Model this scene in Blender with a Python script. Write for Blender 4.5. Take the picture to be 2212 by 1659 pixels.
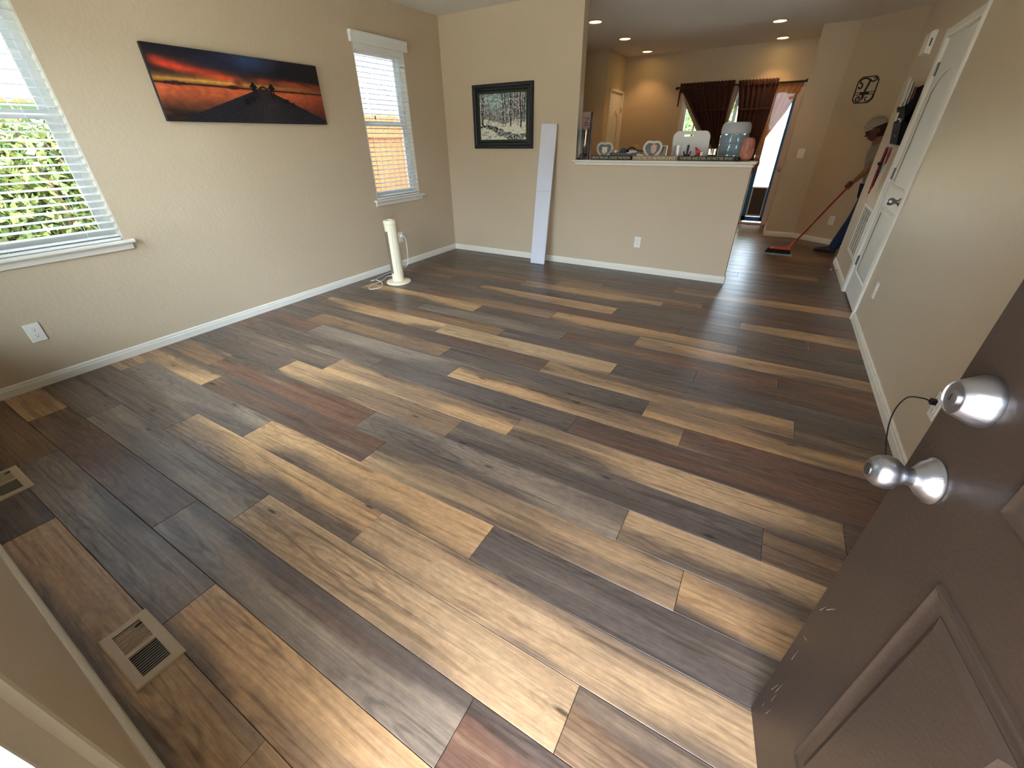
import bpy, bmesh, math, random
import numpy as np
from mathutils import Matrix, Vector
for o in list(bpy.data.objects): bpy.data.objects.remove(o)
S = bpy.context.scene; C = S.collection
R_ = math.radians; PI = math.pi
random.seed(7); rng = np.random.default_rng(7)
# ------------------------------------------------------------------ camera
cd = bpy.data.cameras.new('camera'); cam = bpy.data.objects.new('camera', cd); C.objects.link(cam)
cd.sensor_fit = 'HORIZONTAL'; cd.sensor_width = 36.0; cd.lens = 884.79*36/2212; cd.clip_start = .02; cd.clip_end = 200
cam.matrix_world = Matrix(((0.8621032628, -0.2513546879, 0.4399986195, 0), (0.5065995624, 0.4474152168, -0.7370050931, 0),
                           (-0.0116123925, 0.8582776035, 0.5130542931, 1.4), (0, 0, 0, 1)))
S.camera = cam
# ------------------------------------------------------------------ sky, sun, exposure
SKY = 9.0
w = bpy.data.worlds.new('sky'); S.world = w; w.use_nodes = True
bg = w.node_tree.nodes['Background']; bg.inputs['Color'].default_value = (.80, .93, 1.14, 1); bg.inputs['Strength'].default_value = SKY
sd = bpy.data.lights.new('sun', 'SUN'); sd.energy = 7; sd.angle = R_(.6); sd.color = (1, .93, .82)
so = bpy.data.objects.new('sun', sd); C.objects.link(so); so.rotation_euler = (0, R_(38), R_(2)); so.location = (3, 0, 12)
def portal(name, loc, rot, sx, sy):
    l = bpy.data.lights.new(name, 'AREA'); l.shape = 'RECTANGLE'; l.size = sx; l.size_y = sy; l.cycles.is_portal = True
    o = bpy.data.objects.new(name, l); C.objects.link(o); o.location = loc; o.rotation_euler = rot
portal('daylight_portal_front_door', (0, -.30, 1.02), (R_(90), 0, 0), .95, 2.04)
portal('daylight_portal_added_window', (-2.635, -.30, 1.43), (R_(90), 0, 0), 2.17, 1.86)  # portal of the unseen front window added for daylight
portal('daylight_portal_side_window', (-4.10, .64, 1.52), (0, R_(-90), 0), 1.44, 1.16)
portal('daylight_portal_narrow_window', (-4.10, 4.01, 1.52), (0, R_(-90), 0), 1.44, .72)
portal('daylight_portal_patio', (-.95, 9.29, 1.03), (R_(-90), 0, 0), 1.83, 2.05)
S.view_settings.view_transform = 'Standard'; S.view_settings.look = 'None'; S.view_settings.gamma = 1
S.view_settings.use_curve_mapping = False; S.view_settings.exposure = 1.62
cy = S.cycles; cy.max_bounces = 10; cy.diffuse_bounces = 6; cy.glossy_bounces = 4; cy.transmission_bounces = 8; cy.transparent_max_bounces = 12
cy.caustics_reflective = False; cy.caustics_refractive = False; cy.sample_clamp_indirect = 6.0; cy.use_denoising = True

# ------------------------------------------------------------------ helpers
def lin(r, g, b):
    f = lambda c: (c/255/12.92) if c/255 <= .04045 else ((c/255+.055)/1.055)**2.4
    return (f(r), f(g), f(b))
MATS = {}
def mat(name, col, rough=.5, metal=0, bump=0, bscale=200, spec=.5, var=0, vscale=5, trans=0, ior=1.45, emit=None, estr=0, coat=0, alpha=1, stretch=None, sheen=0):
    if name in MATS: return MATS[name]
    m = bpy.data.materials.new(name); m.use_nodes = True; N = m.node_tree.nodes; L = m.node_tree.links
    b = N['Principled BSDF']; c = lin(*col)
    b.inputs['Base Color'].default_value = (*c, 1); b.inputs['Roughness'].default_value = rough; b.inputs['Metallic'].default_value = metal
    b.inputs['Specular IOR Level'].default_value = spec; b.inputs['Transmission Weight'].default_value = trans; b.inputs['IOR'].default_value = ior
    b.inputs['Coat Weight'].default_value = coat; b.inputs['Alpha'].default_value = alpha; b.inputs['Sheen Weight'].default_value = sheen
    if emit: b.inputs['Emission Color'].default_value = (*lin(*emit), 1); b.inputs['Emission Strength'].default_value = estr
    if bump or var:
        tc = N.new('ShaderNodeTexCoord'); src = tc.outputs['Object']
        if stretch:
            mp = N.new('ShaderNodeMapping'); mp.inputs['Scale'].default_value = stretch; L.new(src, mp.inputs['Vector']); src = mp.outputs['Vector']
        if bump:
            n = N.new('ShaderNodeTexNoise'); n.inputs['Scale'].default_value = bscale; n.inputs['Detail'].default_value = 3; L.new(src, n.inputs['Vector'])
            bp = N.new('ShaderNodeBump'); bp.inputs['Strength'].default_value = bump; bp.inputs['Distance'].default_value = .01
            L.new(n.outputs['Fac'], bp.inputs['Height']); L.new(bp.outputs['Normal'], b.inputs['Normal'])
        if var:
            n = N.new('ShaderNodeTexNoise'); n.inputs['Scale'].default_value = vscale; n.inputs['Detail'].default_value = 4; L.new(src, n.inputs['Vector'])
            mx = N.new('ShaderNodeMix'); mx.data_type = 'RGBA'; mx.inputs['A'].default_value = (*[max(0, x*(1-var)) for x in c], 1)
            mx.inputs['B'].default_value = (*[min(1, x*(1+var)) for x in c], 1); L.new(n.outputs['Fac'], mx.inputs['Factor']); L.new(mx.outputs['Result'], b.inputs['Base Color'])
    MATS[name] = m; return m
def attr_mat(name, rough=.5, spec=.3):
    m = bpy.data.materials.new(name); m.use_nodes = True; N = m.node_tree.nodes
    a = N.new('ShaderNodeVertexColor'); a.layer_name = 'Col'; b = N['Principled BSDF']
    m.node_tree.links.new(a.outputs['Color'], b.inputs['Base Color']); b.inputs['Roughness'].default_value = rough; b.inputs['Specular IOR Level'].default_value = spec
    MATS[name] = m; return m
class MB:
    def __init__(s): s.v = []; s.f = []
    def add(s, vs, fs):
        o = len(s.v); s.v += [tuple(v) for v in vs]; s.f += [tuple(i+o for i in f) for f in fs]; return s
    def box(s, x0, x1, y0, y1, z0, z1):
        return s.add([(x0,y0,z0),(x1,y0,z0),(x1,y1,z0),(x0,y1,z0),(x0,y0,z1),(x1,y0,z1),(x1,y1,z1),(x0,y1,z1)],
                     [(0,3,2,1),(4,5,6,7),(0,1,5,4),(1,2,6,5),(2,3,7,6),(3,0,4,7)])
    def lathe(s, prof, n=24, T=None):
        vs = []; fs = []
        for r, z in prof:
            for i in range(n):
                a = 2*PI*i/n; vs.append(Vector((r*math.cos(a), r*math.sin(a), z)))
        for k in range(len(prof)-1):
            for i in range(n):
                j = (i+1) % n; fs.append((k*n+i, k*n+j, (k+1)*n+j, (k+1)*n+i))
        fs.append(tuple(reversed(range(n)))); fs.append(tuple(range((len(prof)-1)*n, len(prof)*n)))
        if T: vs = [T @ v for v in vs]
        return s.add(vs, fs)
    def tube(s, pts, r, n=8, closed=False):
        P = [Vector(p) for p in pts]; m = len(P); vs = []; fs = []; up = None
        rr = r if isinstance(r, (list, tuple)) else [r]*m
        for i in range(m):
            a = P[i-1] if (i or closed) else P[i]; b = P[(i+1) % m] if (i < m-1 or closed) else P[i]
            t = (b-a).normalized()
            if up is None:
                up = t.cross(Vector((0, 0, 1)))
                if up.length < .05: up = t.cross(Vector((1, 0, 0)))
            up = (up - t*up.dot(t)).normalized(); bi = t.cross(up)
            for k in range(n):
                q = 2*PI*k/n; vs.append(P[i] + (up*math.cos(q)+bi*math.sin(q))*rr[i])
        for i in range(m if closed else m-1):
            for k in range(n):
                j = (k+1) % n; i2 = (i+1) % m; fs.append((i*n+k, i*n+j, i2*n+j, i2*n+k))
        if not closed: fs.append(tuple(reversed(range(n)))); fs.append(tuple(range((m-1)*n, m*n)))
        return s.add(vs, fs)
    def prism(s, poly, d0, d1, T=None):   # poly in (u,v), extruded along w
        n = len(poly); vs = [Vector((u, v, d0)) for u, v in poly]+[Vector((u, v, d1)) for u, v in poly]
        fs = [tuple(reversed(range(n))), tuple(range(n, 2*n))]+[(i, (i+1) % n, n+(i+1) % n, n+i) for i in range(n)]
        if T: vs = [T @ v for v in vs]
        return s.add(vs, fs)
    def ring(s, outer, inner, d0, d1, T=None):   # prism with a hole, equal point counts
        n = len(outer); vs = []
        for loop, d in ((outer, d0), (inner, d0), (outer, d1), (inner, d1)): vs += [Vector((u, v, d)) for u, v in loop]
        fs = []
        for i in range(n):
            j = (i+1) % n
            fs += [(i, n+i, n+j, j), (2*n+i, 2*n+j, 3*n+j, 3*n+i), (i, j, 2*n+j, 2*n+i), (n+i, 3*n+i, 3*n+j, n+j)]
        if T: vs = [T @ v for v in vs]
        return s.add(vs, fs)
    def mould(s, path, prof, T=None):     # closed path (u,v); prof = [(offset inward, height)]
        n = len(path); nr = []
        for i in range(n):
            a = Vector(path[i-1]); p = Vector(path[i]); b = Vector(path[(i+1) % n])
            d1 = (p-a).normalized(); d2 = (b-p).normalized(); n1 = Vector((-d1.y, d1.x)); n2 = Vector((-d2.y, d2.x))
            mm = (n1+n2).normalized(); mm /= max(.4, mm.dot(n1)); nr.append(mm)
        vs = []; fs = []
        for off, hh in prof: vs += [Vector((path[i][0]+nr[i].x*off, path[i][1]+nr[i].y*off, hh)) for i in range(n)]
        for k in range(len(prof)-1):
            for i in range(n):
                j = (i+1) % n; fs.append((k*n+i, k*n+j, (k+1)*n+j, (k+1)*n+i))
        if T: vs = [T @ v for v in vs]
        return s.add(vs, fs)
    def sphere(s, c, r, n=16, m=10, sc=(1, 1, 1), T=None):
        vs = []; fs = []; c = Vector(c)
        for k in range(m+1):
            t = PI*k/m
            for i in range(n):
                a = 2*PI*i/n; vs.append(c+Vector((r*sc[0]*math.sin(t)*math.cos(a), r*sc[1]*math.sin(t)*math.sin(a), r*sc[2]*math.cos(t))))
        for k in range(m):
            for i in range(n):
                j = (i+1) % n; fs.append((k*n+i, (k+1)*n+i, (k+1)*n+j, k*n+j))
        if T: vs = [T @ v for v in vs]
        return s.add(vs, fs)
    def build(s, name, m, parent=None, smooth=False, bev=0, loc=None, seg=2, angle=35):
        me = bpy.data.meshes.new(name); me.from_pydata(s.v, [], s.f); me.validate(); 
        bm = bmesh.new(); bm.from_mesh(me); bmesh.ops.remove_doubles(bm, verts=bm.verts, dist=1e-5); bmesh.ops.recalc_face_normals(bm, faces=bm.faces); bm.to_mesh(me); bm.free()
        return mk(name, me, m, parent, smooth, bev, loc, seg, angle)
def mk(name, me, m, parent=None, smooth=False, bev=0, loc=None, seg=2, angle=35):
    o = bpy.data.objects.new(name, me); C.objects.link(o)
    if m and not me.materials: me.materials.append(MATS[m] if isinstance(m, str) else m)
    if parent: o.parent = parent
    if loc is not None: o.location = loc
    if bev:
        b = o.modifiers.new('bevel', 'BEVEL'); b.width = bev; b.segments = seg; b.limit_method = 'ANGLE'; b.angle_limit = R_(30)
    if smooth:
        me.polygons.foreach_set('use_smooth', [True]*len(me.polygons)); 
        try: me.set_sharp_from_angle(angle=R_(angle))
        except Exception: pass
    return o
def tag(o, label=None, cat=None, group=None, kind=None):
    if label: o['label'] = label
    if cat: o['category'] = cat
    if group: o['group'] = group
    if kind: o['kind'] = kind
    return o
def empty(name, loc, label=None, cat=None, group=None, kind=None, M=None):
    o = bpy.data.objects.new(name, None); C.objects.link(o); o.empty_display_size = .05
    if M is not None: o.matrix_world = M
    else: o.location = loc
    return tag(o, label, cat, group, kind)
def frame(o, u, v, w):     # matrix with axes u,v,w at o
    m = Matrix.Identity(4)
    for i, a in enumerate((u, v, w)):
        for j in range(3): m[j][i] = a[j]
    for j in range(3): m[j][3] = o[j]
    return m
def text_mesh(s, size, depth=.001, align='CENTER', spacing=1.0):
    cu = bpy.data.curves.new('lettering', 'FONT'); cu.body = s; cu.size = size; cu.extrude = depth; cu.align_x = align; cu.align_y = 'CENTER'; cu.space_character = spacing; cu.resolution_u = 3
    o = bpy.data.objects.new('lettering', cu); C.objects.link(o); bpy.context.view_layer.update()
    me = bpy.data.meshes.new_from_object(o.evaluated_get(bpy.context.evaluated_depsgraph_get())); bpy.data.objects.remove(o); return me
def arc(cx, cz, r, a0, a1, n): return [(cx+r*math.cos(R_(a0+(a1-a0)*i/n)), cz+r*math.sin(R_(a0+(a1-a0)*i/n))) for i in range(n+1)]
def rrect(x0, x1, z0, z1, r, n=5):
    return arc(x1-r, z0+r, r, -90, 0, n)+arc(x1-r, z1-r, r, 0, 90, n)+arc(x0+r, z1-r, r, 90, 180, n)+arc(x0+r, z0+r, r, 180, 270, n)
def smooth_path(pts, k=6):
    P = [Vector(p) for p in pts]; out = []
    for i in range(len(P)-1):
        a = P[max(i-1, 0)]; b = P[i]; c = P[i+1]; d = P[min(i+2, len(P)-1)]
        for j in range(k):
            t = j/k; out.append(.5*((2*b)+(c-a)*t+(2*a-5*b+4*c-d)*t*t+(3*b-a-3*c+d)*t**3))
    out.append(P[-1]); return out
def paint_grid(name, w, h, nx, ny, fn, m, parent, T):
    """flat printed picture: grid mesh with a colour attribute; fn(u,v)->rgb (srgb 0..1)"""
    u, v = np.meshgrid(np.linspace(0, 1, nx), np.linspace(0, 1, ny)); col = fn(u, v).reshape(-1, 3)
    vs = [T @ Vector((a*w, b*h, 0)) for a, b in zip(u.ravel(), v.ravel())]
    fs = [(j*nx+i, j*nx+i+1, (j+1)*nx+i+1, (j+1)*nx+i) for j in range(ny-1) for i in range(nx-1)]
    me = bpy.data.meshes.new(name); me.from_pydata(vs, [], fs)
    at = me.color_attributes.new('Col', 'FLOAT_COLOR', 'POINT'); c = np.clip(col, 0, 1)
    c = np.where(c <= .04045, c/12.92, ((c+.055)/1.055)**2.4); at.data.foreach_set('color', np.c_[c, np.ones(len(c))].astype(np.float32).ravel())
    return mk(name, me, m, parent)
def vnoise(x, y, seed=0, oct=4):
    r = np.random.default_rng(seed); out = 0; amp = 1; tot = 0
    for o in range(oct):
        g = r.random((64, 64)); xi = np.floor(x).astype(int); yi = np.floor(y).astype(int); fx = x-xi; fy = y-yi
        fx = fx*fx*(3-2*fx); fy = fy*fy*(3-2*fy); G = lambda a, b: g[a % 64, b % 64]
        n = (G(xi, yi)*(1-fx)+G(xi+1, yi)*fx)*(1-fy)+(G(xi, yi+1)*(1-fx)+G(xi+1, yi+1)*fx)*fy
        out = out+n*amp; tot += amp; amp *= .5; x = x*2; y = y*2
    return out/tot

# ------------------------------------------------------------------ materials
mat('wall_paint', (196, 178, 151), .40, bump=.16, bscale=42, spec=.45, var=.03, vscale=1.2)
mat('ceiling_paint', (222, 219, 212), .85, bump=.18, bscale=60)
mat('white_trim', (226, 221, 208), .42, var=.04, vscale=9)
mat('worn_trim', (218, 208, 188), .5, var=.10, vscale=14)
mat('white_door', (222, 218, 208), .45)
mat('vinyl', (228, 232, 232), .35)
mat('slat_white', (226, 226, 220), .45)
mat('plate_white', (232, 228, 216), .35)
mat('slot_dark', (24, 20, 18), .6)
mat('nickel', (166, 166, 170), .33, metal=1, bump=.05, bscale=400, stretch=(1, 1, .04))
mat('dark_nickel', (120, 118, 116), .35, metal=1)
mat('brown_door', (50, 39, 31), .36, bump=.06, bscale=120, var=.10, vscale=6)
mat('black_metal', (14, 13, 13), .45)
mat('black_frame', (17, 19, 22), .35)
mat('green_mat', (34, 56, 36), .8)
mat('glass', (255, 255, 255), .02, trans=1, ior=1.45)
mat('concrete', (196, 190, 180), .9, var=.08, vscale=3)
def clear_glass():
    m = bpy.data.materials.new('window_glass'); m.use_nodes = True; N = m.node_tree.nodes; L = m.node_tree.links
    t = N.new('ShaderNodeBsdfTransparent'); g = N.new('ShaderNodeBsdfGlossy'); g.inputs['Roughness'].default_value = .02; t.inputs['Color'].default_value = (.93, .97, .96, 1)
    f = N.new('ShaderNodeFresnel'); f.inputs['IOR'].default_value = 1.35; x = N.new('ShaderNodeMixShader')
    L.new(f.outputs[0], x.inputs[0]); L.new(t.outputs[0], x.inputs[1]); L.new(g.outputs[0], x.inputs[2]); L.new(x.outputs[0], N['Material Output'].inputs['Surface']); MATS['window_glass'] = m
clear_glass()
def plank_material():
    m = bpy.data.materials.new('plank_vinyl'); m.use_nodes = True; N = m.node_tree.nodes; L = m.node_tree.links; b = N['Principled BSDF']
    tc = N.new('ShaderNodeTexCoord'); oi = N.new('ShaderNodeObjectInfo')
    mu = N.new('ShaderNodeVectorMath'); mu.operation = 'MULTIPLY'; mu.inputs[1].default_value = (61, 37, 17)
    cb = N.new('ShaderNodeCombineXYZ'); [L.new(oi.outputs['Random'], cb.inputs[i]) for i in range(3)]; L.new(cb.outputs[0], mu.inputs[0])
    ad = N.new('ShaderNodeVectorMath'); ad.operation = 'ADD'; L.new(tc.outputs['Object'], ad.inputs[0]); L.new(mu.outputs[0], ad.inputs[1])
    def nz(scale, detail=3, dist=0.0, rough=.5):
        mp = N.new('ShaderNodeMapping'); mp.inputs['Scale'].default_value = scale; L.new(ad.outputs[0], mp.inputs['Vector'])
        n = N.new('ShaderNodeTexNoise'); n.inputs['Scale'].default_value = 1; n.inputs['Detail'].default_value = detail; n.inputs['Distortion'].default_value = dist; n.inputs['Roughness'].default_value = rough
        L.new(mp.outputs[0], n.inputs['Vector']); return n.outputs['Fac']
    def mr(src, a, b_, c=0, d=1):
        r = N.new('ShaderNodeMapRange'); r.interpolation_type = 'SMOOTHSTEP'; r.inputs[1].default_value = a; r.inputs[2].default_value = b_; r.inputs[3].default_value = c; r.inputs[4].default_value = d; L.new(src, r.inputs[0]); return r.outputs[0]
    def mix(fac, a, b_, mode='MIX'):
        x = N.new('ShaderNodeMix'); x.data_type = 'RGBA'; x.blend_type = mode
        for s, v in (('Factor', fac), ('A', a), ('B', b_)):
            i = [q for q in x.inputs if q.name == s and q.enabled][0]
            if hasattr(v, 'node'): L.new(v, i)
            else: i.default_value = v
        return [q for q in x.outputs if q.enabled][0]
    def math_(op, a, b_):
        x = N.new('ShaderNodeMath'); x.operation = op
        for i, v in enumerate((a, b_)):
            if hasattr(v, 'node'): L.new(v, x.inputs[i])
            else: x.inputs[i].default_value = v
        return x.outputs[0]
    base = oi.outputs['Color']
    patch = mr(nz((.62, 4.6, 1), 3, .5), .42, .64)
    sx = N.new('ShaderNodeSeparateXYZ'); L.new(tc.outputs['Object'], sx.inputs[0])
    sg = math_('SUBTRACT', math_('MULTIPLY', math_('GREATER_THAN', oi.outputs['Random'], .42), 2.0), 1.0)
    edge = math_('ADD', math_('MULTIPLY', math_('MULTIPLY', sx.outputs[1], -10.8), sg), math_('MULTIPLY', math_('SUBTRACT', nz((.9, 2.2, 1), 3, .4), .5), 3.6))
    edge = mr(edge, .15, 1.0, 0, 1)
    patch = math_('MAXIMUM', math_('MULTIPLY', patch, .75), edge)
    grey = mix(.88, base, (*lin(92, 80, 72), 1))
    c1 = mix(patch, base, grey)
    rust = mr(nz((.9, 9, 1), 2, .3), .60, .80, 0, .30)
    c1 = mix(rust, c1, (*lin(128, 84, 58), 1))
    pale = mr(nz((1.1, 12, 1), 3, .2), .54, .78, 0, .42)
    c1 = mix(pale, c1, mix(.5, base, (*lin(205, 178, 140), 1)))
    grain = mr(nz((2.6, 95, 1), 5, .6, .65), .28, .74, .74, 1.14)
    streak = mr(nz((1.5, 30, 1), 4, 1.1, .6), .34, .47, .62, 1.0)
    gg = math_('MULTIPLY', grain, streak)
    mot = mr(nz((26, 60, 1), 3, 0, .6), .25, .75, .86, 1.12); gg = math_('MULTIPLY', gg, mot)
    # knots
    mp = N.new('ShaderNodeMapping'); mp.inputs['Scale'].default_value = (1.5, 5.6, 1); L.new(ad.outputs[0], mp.inputs['Vector'])
    vo = N.new('ShaderNodeTexVoronoi'); vo.voronoi_dimensions = '2D'; vo.inputs['Scale'].default_value = 1; L.new(mp.outputs[0], vo.inputs['Vector'])
    se = N.new('ShaderNodeSeparateColor'); L.new(vo.outputs['Color'], se.inputs[0]); on = math_('GREATER_THAN', se.outputs[0], .68)
    kn = math_('MULTIPLY', mr(vo.outputs['Distance'], .015, .075, 1, 0), on)
    rg = N.new('ShaderNodeMath'); rg.operation = 'SINE'; L.new(math_('MULTIPLY', vo.outputs['Distance'], 95), rg.inputs[0])
    ring = math_('MULTIPLY', math_('MULTIPLY', mr(rg.outputs[0], -.2, 1, 0, .17), mr(vo.outputs['Distance'], .05, .26, 1, 0)), on)
    mp2 = N.new('ShaderNodeMapping'); mp2.inputs['Scale'].default_value = (.62, 4.6, 1); mp2.inputs['Location'].default_value = (3.3, 7.7, 0); L.new(ad.outputs[0], mp2.inputs['Vector'])
    v2 = N.new('ShaderNodeTexVoronoi'); v2.voronoi_dimensions = '2D'; v2.inputs['Scale'].default_value = 1; L.new(mp2.outputs[0], v2.inputs['Vector'])
    s2 = N.new('ShaderNodeMath'); s2.operation = 'SINE'; L.new(math_('ADD', math_('MULTIPLY', v2.outputs['Distance'], 70), math_('MULTIPLY', nz((3, 14, 1), 2), 7)), s2.inputs[0])
    cath = math_('MULTIPLY', mr(s2.outputs[0], .0, 1, 0, .26), mr(v2.outputs['Distance'], .12, .42, 1, 0))
    dk = math_('SUBTRACT', 1.0, math_('ADD', math_('ADD', math_('MULTIPLY', kn, .6), ring), cath)); gg = math_('MULTIPLY', gg, dk)
    cc = N.new('ShaderNodeCombineColor'); [L.new(gg, cc.inputs[i]) for i in range(3)]
    col = mix(1.0, c1, cc.outputs[0], 'MULTIPLY'); L.new(col, b.inputs['Base Color'])
    L.new(mr(grain, .74, 1.14, .40, .30), b.inputs['Roughness']); b.inputs['Specular IOR Level'].default_value = .3
    bp = N.new('ShaderNodeBump'); bp.inputs['Strength'].default_value = .07; bp.inputs['Distance'].default_value = .004; L.new(gg, bp.inputs['Height']); L.new(bp.outputs[0], b.inputs['Normal'])
    MATS['plank_vinyl'] = m
plank_material()

# ------------------------------------------------------------------ structure
ZC = 2.65
XL, XR, YB, YF, YK, YH = -3.956, .854, 5.03, -.13, 9.15, 6.62
def struct(o): o['kind'] = 'structure'; return o
floor = struct(MB().box(-4.08, 3.1, -.28, 9.27, -.12, -.0065).build('floor', mat('subfloor', (60, 50, 42), .9)))
struct(MB().box(-4.35, 3.3, -.36, 9.4, ZC, ZC+.2).build('ceiling', 'ceiling_paint'))
def wall_holes(name, axis, a0, a1, t0, t1, holes, ztop=ZC, m='wall_paint'):
    """wall along 'axis' from a0..a1, thickness t0..t1, holes [(h0,h1,z0,z1)] sorted"""
    mb = MB()
    def bx(p0, p1, z0, z1):
        if p1-p0 < 1e-4 or z1-z0 < 1e-4: return
        if axis == 'y': mb.box(t0, t1, p0, p1, z0, z1)
        else: mb.box(p0, p1, t0, t1, z0, z1)
    p = a0
    for h0, h1, z0, z1 in holes:
        bx(p, h0, 0, ztop); bx(h0, h1, 0, z0); bx(h0, h1, z1, ztop); p = h1
    bx(p, a1, 0, ztop)
    me_o = mb.build(name, m); return struct(me_o)
W1 = (.06, 1.222, .80, 2.245); W2 = (3.65, 4.375, .80, 2.245); W3 = (-3.72, -1.55, .50, 2.36)
wall_holes('wall_left', 'y', -.28, 9.27, XL-.12, XL, [W1, W2])
wall_holes('wall_right', 'y', -.28, YH, XR, XR+.12, [(4.49, 5.316, 0, 2.045)])
wall_holes('wall_front', 'x', XL, XR, -.28, YF, [W3, (-.475, .475, 0, 2.06)])
mb = MB(); mb.box(XL, -2.104, YB, YB+.12, 0, ZC); mb.box(-2.104, -.268, YB, YB+.12, 0, 1.15); struct(mb.build('wall_back', 'wall_paint'))
wall_holes('wall_kitchen_back', 'x', XL, -.02, YK, YK+.12, [(-1.86, -.03, 0, 2.05)])
mb = MB(); mb.box(XL, -2.945, 8.18, 8.30, 0, ZC); mb.box(-3.065, -2.945, 8.30, 8.42, 0, ZC); mb.box(-3.065, -2.945, 8.42, 9.12, 2.10, ZC); mb.box(-3.065, -2.945, 9.12, YK, 0, ZC); struct(mb.build('wall_pantry', 'wall_paint'))
ca, sa = math.cos(R_(35)), math.sin(R_(35))
mb = MB(); mb.box(-.02, .385, 8.14, 9.27, 0, ZC)
q0 = (.385, 8.14); q1 = (.385+2.2*ca, 8.14-2.2*sa)
mb.add([(q0[0], q0[1], 0), (q1[0], q1[1], 0), (q1[0]+.12*sa, q1[1]+.12*ca, 0), (q0[0]+.12*sa, q0[1]+.12*ca, 0), (q0[0], q0[1], ZC), (q1[0], q1[1], ZC), (q1[0]+.12*sa, q1[1]+.12*ca, ZC), (q0[0]+.12*sa, q0[1]+.12*ca, ZC)],
       [(0, 3, 2, 1), (4, 5, 6, 7), (0, 1, 5, 4), (1, 2, 6, 5), (2, 3, 7, 6), (3, 0, 4, 7)])
struct(mb.build('wall_hall', 'wall_paint'))
mb = MB(); mb.box(XR+.12, 3.0, YH-.12, YH, 0, ZC); mb.box(2.9, 3.02, YH, 8.2, 0, ZC); struct(mb.build('wall_hall_side', 'wall_paint'))
# closet behind the white door (kept dark)
mb = MB(); mb.box(XR+.12, 1.7, 4.3, 4.4, 0, ZC); mb.box(XR+.12, 1.7, 5.45, 5.55, 0, ZC); mb.box(1.6, 1.7, 4.4, 5.45, 0, ZC); struct(mb.build('wall_closet', 'wall_paint'))

# planks
H = 1.4; PW = .1314*H; PL = 1.10*H; Y0 = .0352*H
phase = {-1:.507, 0:.079, 1:.82, 2:1.002, 3:.287, 4:.617, 5:.04, 6:.951, 7:.216, 8:.42, 9:.617, 10:1.02, 11:.846, 12:.295, 13:.615, 14:.982, 15:.229, 16:.62, 17:.03, 18:.80, 19:.362, 20:.013, 21:.608, 22:.856, 23:.10, 24:.62}
G, T_, Y_, D, K, Rd, B_ = 'gold', 'tan', 'grey', 'dark', 'coal', 'red', 'brown'
PC = {G:(198, 156, 112), T_:(191, 156, 118), Y_:(148, 130, 112), D:(118, 99, 84), K:(108, 95, 86), Rd:(124, 90, 72), B_:(152, 118, 88)}
cols = {-1:{-1.693:T_, -2.8:K, -.592:G}, 0:{-2.122:Y_, -3.2:B_, -1.02:G}, 1:{-2.48:Rd, -3.6:G, -1.377:Y_, -.28:Rd}, 2:{-2.3:Y_, -3.4:D, -1.194:T_, -.098:B_},
 3:{-1.913:G, -3.0:D, -.812:T_}, 4:{-2.685:Y_, -3.8:G, -1.581:G, -.484:K}, 5:{-2.164:Rd, -3.26:G, -1.057:T_, .039:G}, 6:{-2.35:Rd, -3.4:B_, -1.248:Y_, -.149:T_},
 7:{-1.981:G, -3.08:D, -.883:K, .213:B_}, 8:{-1.774:G, -2.88:D, -.68:T_, .418:D}, 9:{-1.583:K, -2.68:D, -.483:Rd}, 10:{-1.175:G, -2.28:Y_, -.082:Rd}, 11:{-2.443:B_, -3.5:D, -1.359:K, -.254:G},
 12:{-1.903:Rd, -3.0:D, -.803:G, .294:D}, 13:{-2.704:G, -1.58:T_, -.486:K}, 14:{-2.311:B_, -3.4:D, -1.221:K, -.12:Rd}, 15:{-.867:Rd, -1.967:Y_, -3.07:D, .225:Rd}, 16:{-1.571:D, -2.67:G, -.481:G, .62:D},
 17:{-1.067:G, -2.17:B_, .028:D, -3.27:D}, 18:{}, 19:{-1.835:G}, 20:{.013:G, -3.3:B_}, 21:{-1.591:G}, 22:{-1.344:B_}, 23:{-2.1:B_}, 24:{-.48:G}}
PM = {}
def plank_mesh(L, wd):
    k = (round(L, 4), round(wd, 4))
    if k in PM: return PM[k]
    a, b = L/2-.0008, wd/2-.0008; c = .0012
    vs = [(-a,-b,-.006),(a,-b,-.006),(a,b,-.006),(-a,b,-.006),(-a,-b,-c),(a,-b,-c),(a,b,-c),(-a,b,-c),(-a+c,-b+c,0),(a-c,-b+c,0),(a-c,b-c,0),(-a+c,b-c,0)]
    fs = [(0,3,2,1),(0,1,5,4),(1,2,6,5),(2,3,7,6),(3,0,4,7),(4,5,9,8),(5,6,10,9),(6,7,11,10),(7,4,8,11),(8,9,10,11)]
    me = bpy.data.meshes.new('plank'); me.from_pydata(vs, [], fs); me.materials.append(MATS['plank_vinyl']); PM[k] = me; return me
prnd = random.Random(3)
for r in range(-1, 50):
    ya = Y0+r*PW; yb = ya+PW; ya = max(ya, YF+.0); yb = min(yb, YK)
    if yb-ya < .01: continue
    ph = phase.get(r, prnd.random()*1.1)*H; xr = .95 if ya < YH-.05 else 2.9
    n = -4
    while ph+n*PL < xr:
        x0 = ph+n*PL; x1 = x0+PL; n += 1
        a = max(x0, XL+.002); b = min(x1, xr)
        if b-a < .02: continue
        kind = None
        for kx, kc in cols.get(r, {}).items():
            if abs(kx*H-x0) < .25: kind = kc
        if kind is None: kind = prnd.choice([D, D, Rd, K, K, Rd, D, B_] if r > 16 else [D, Y_, Rd, K, B_])
        o = bpy.data.objects.new('plank', plank_mesh(b-a, yb-ya)); C.objects.link(o); o.parent = floor; o.location = ((a+b)/2, (ya+yb)/2, 0)
        j = .86*(1+prnd.uniform(-.08, .08)); o.color = (*[min(1, c*j) for c in lin(*PC[kind])], 1)
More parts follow.
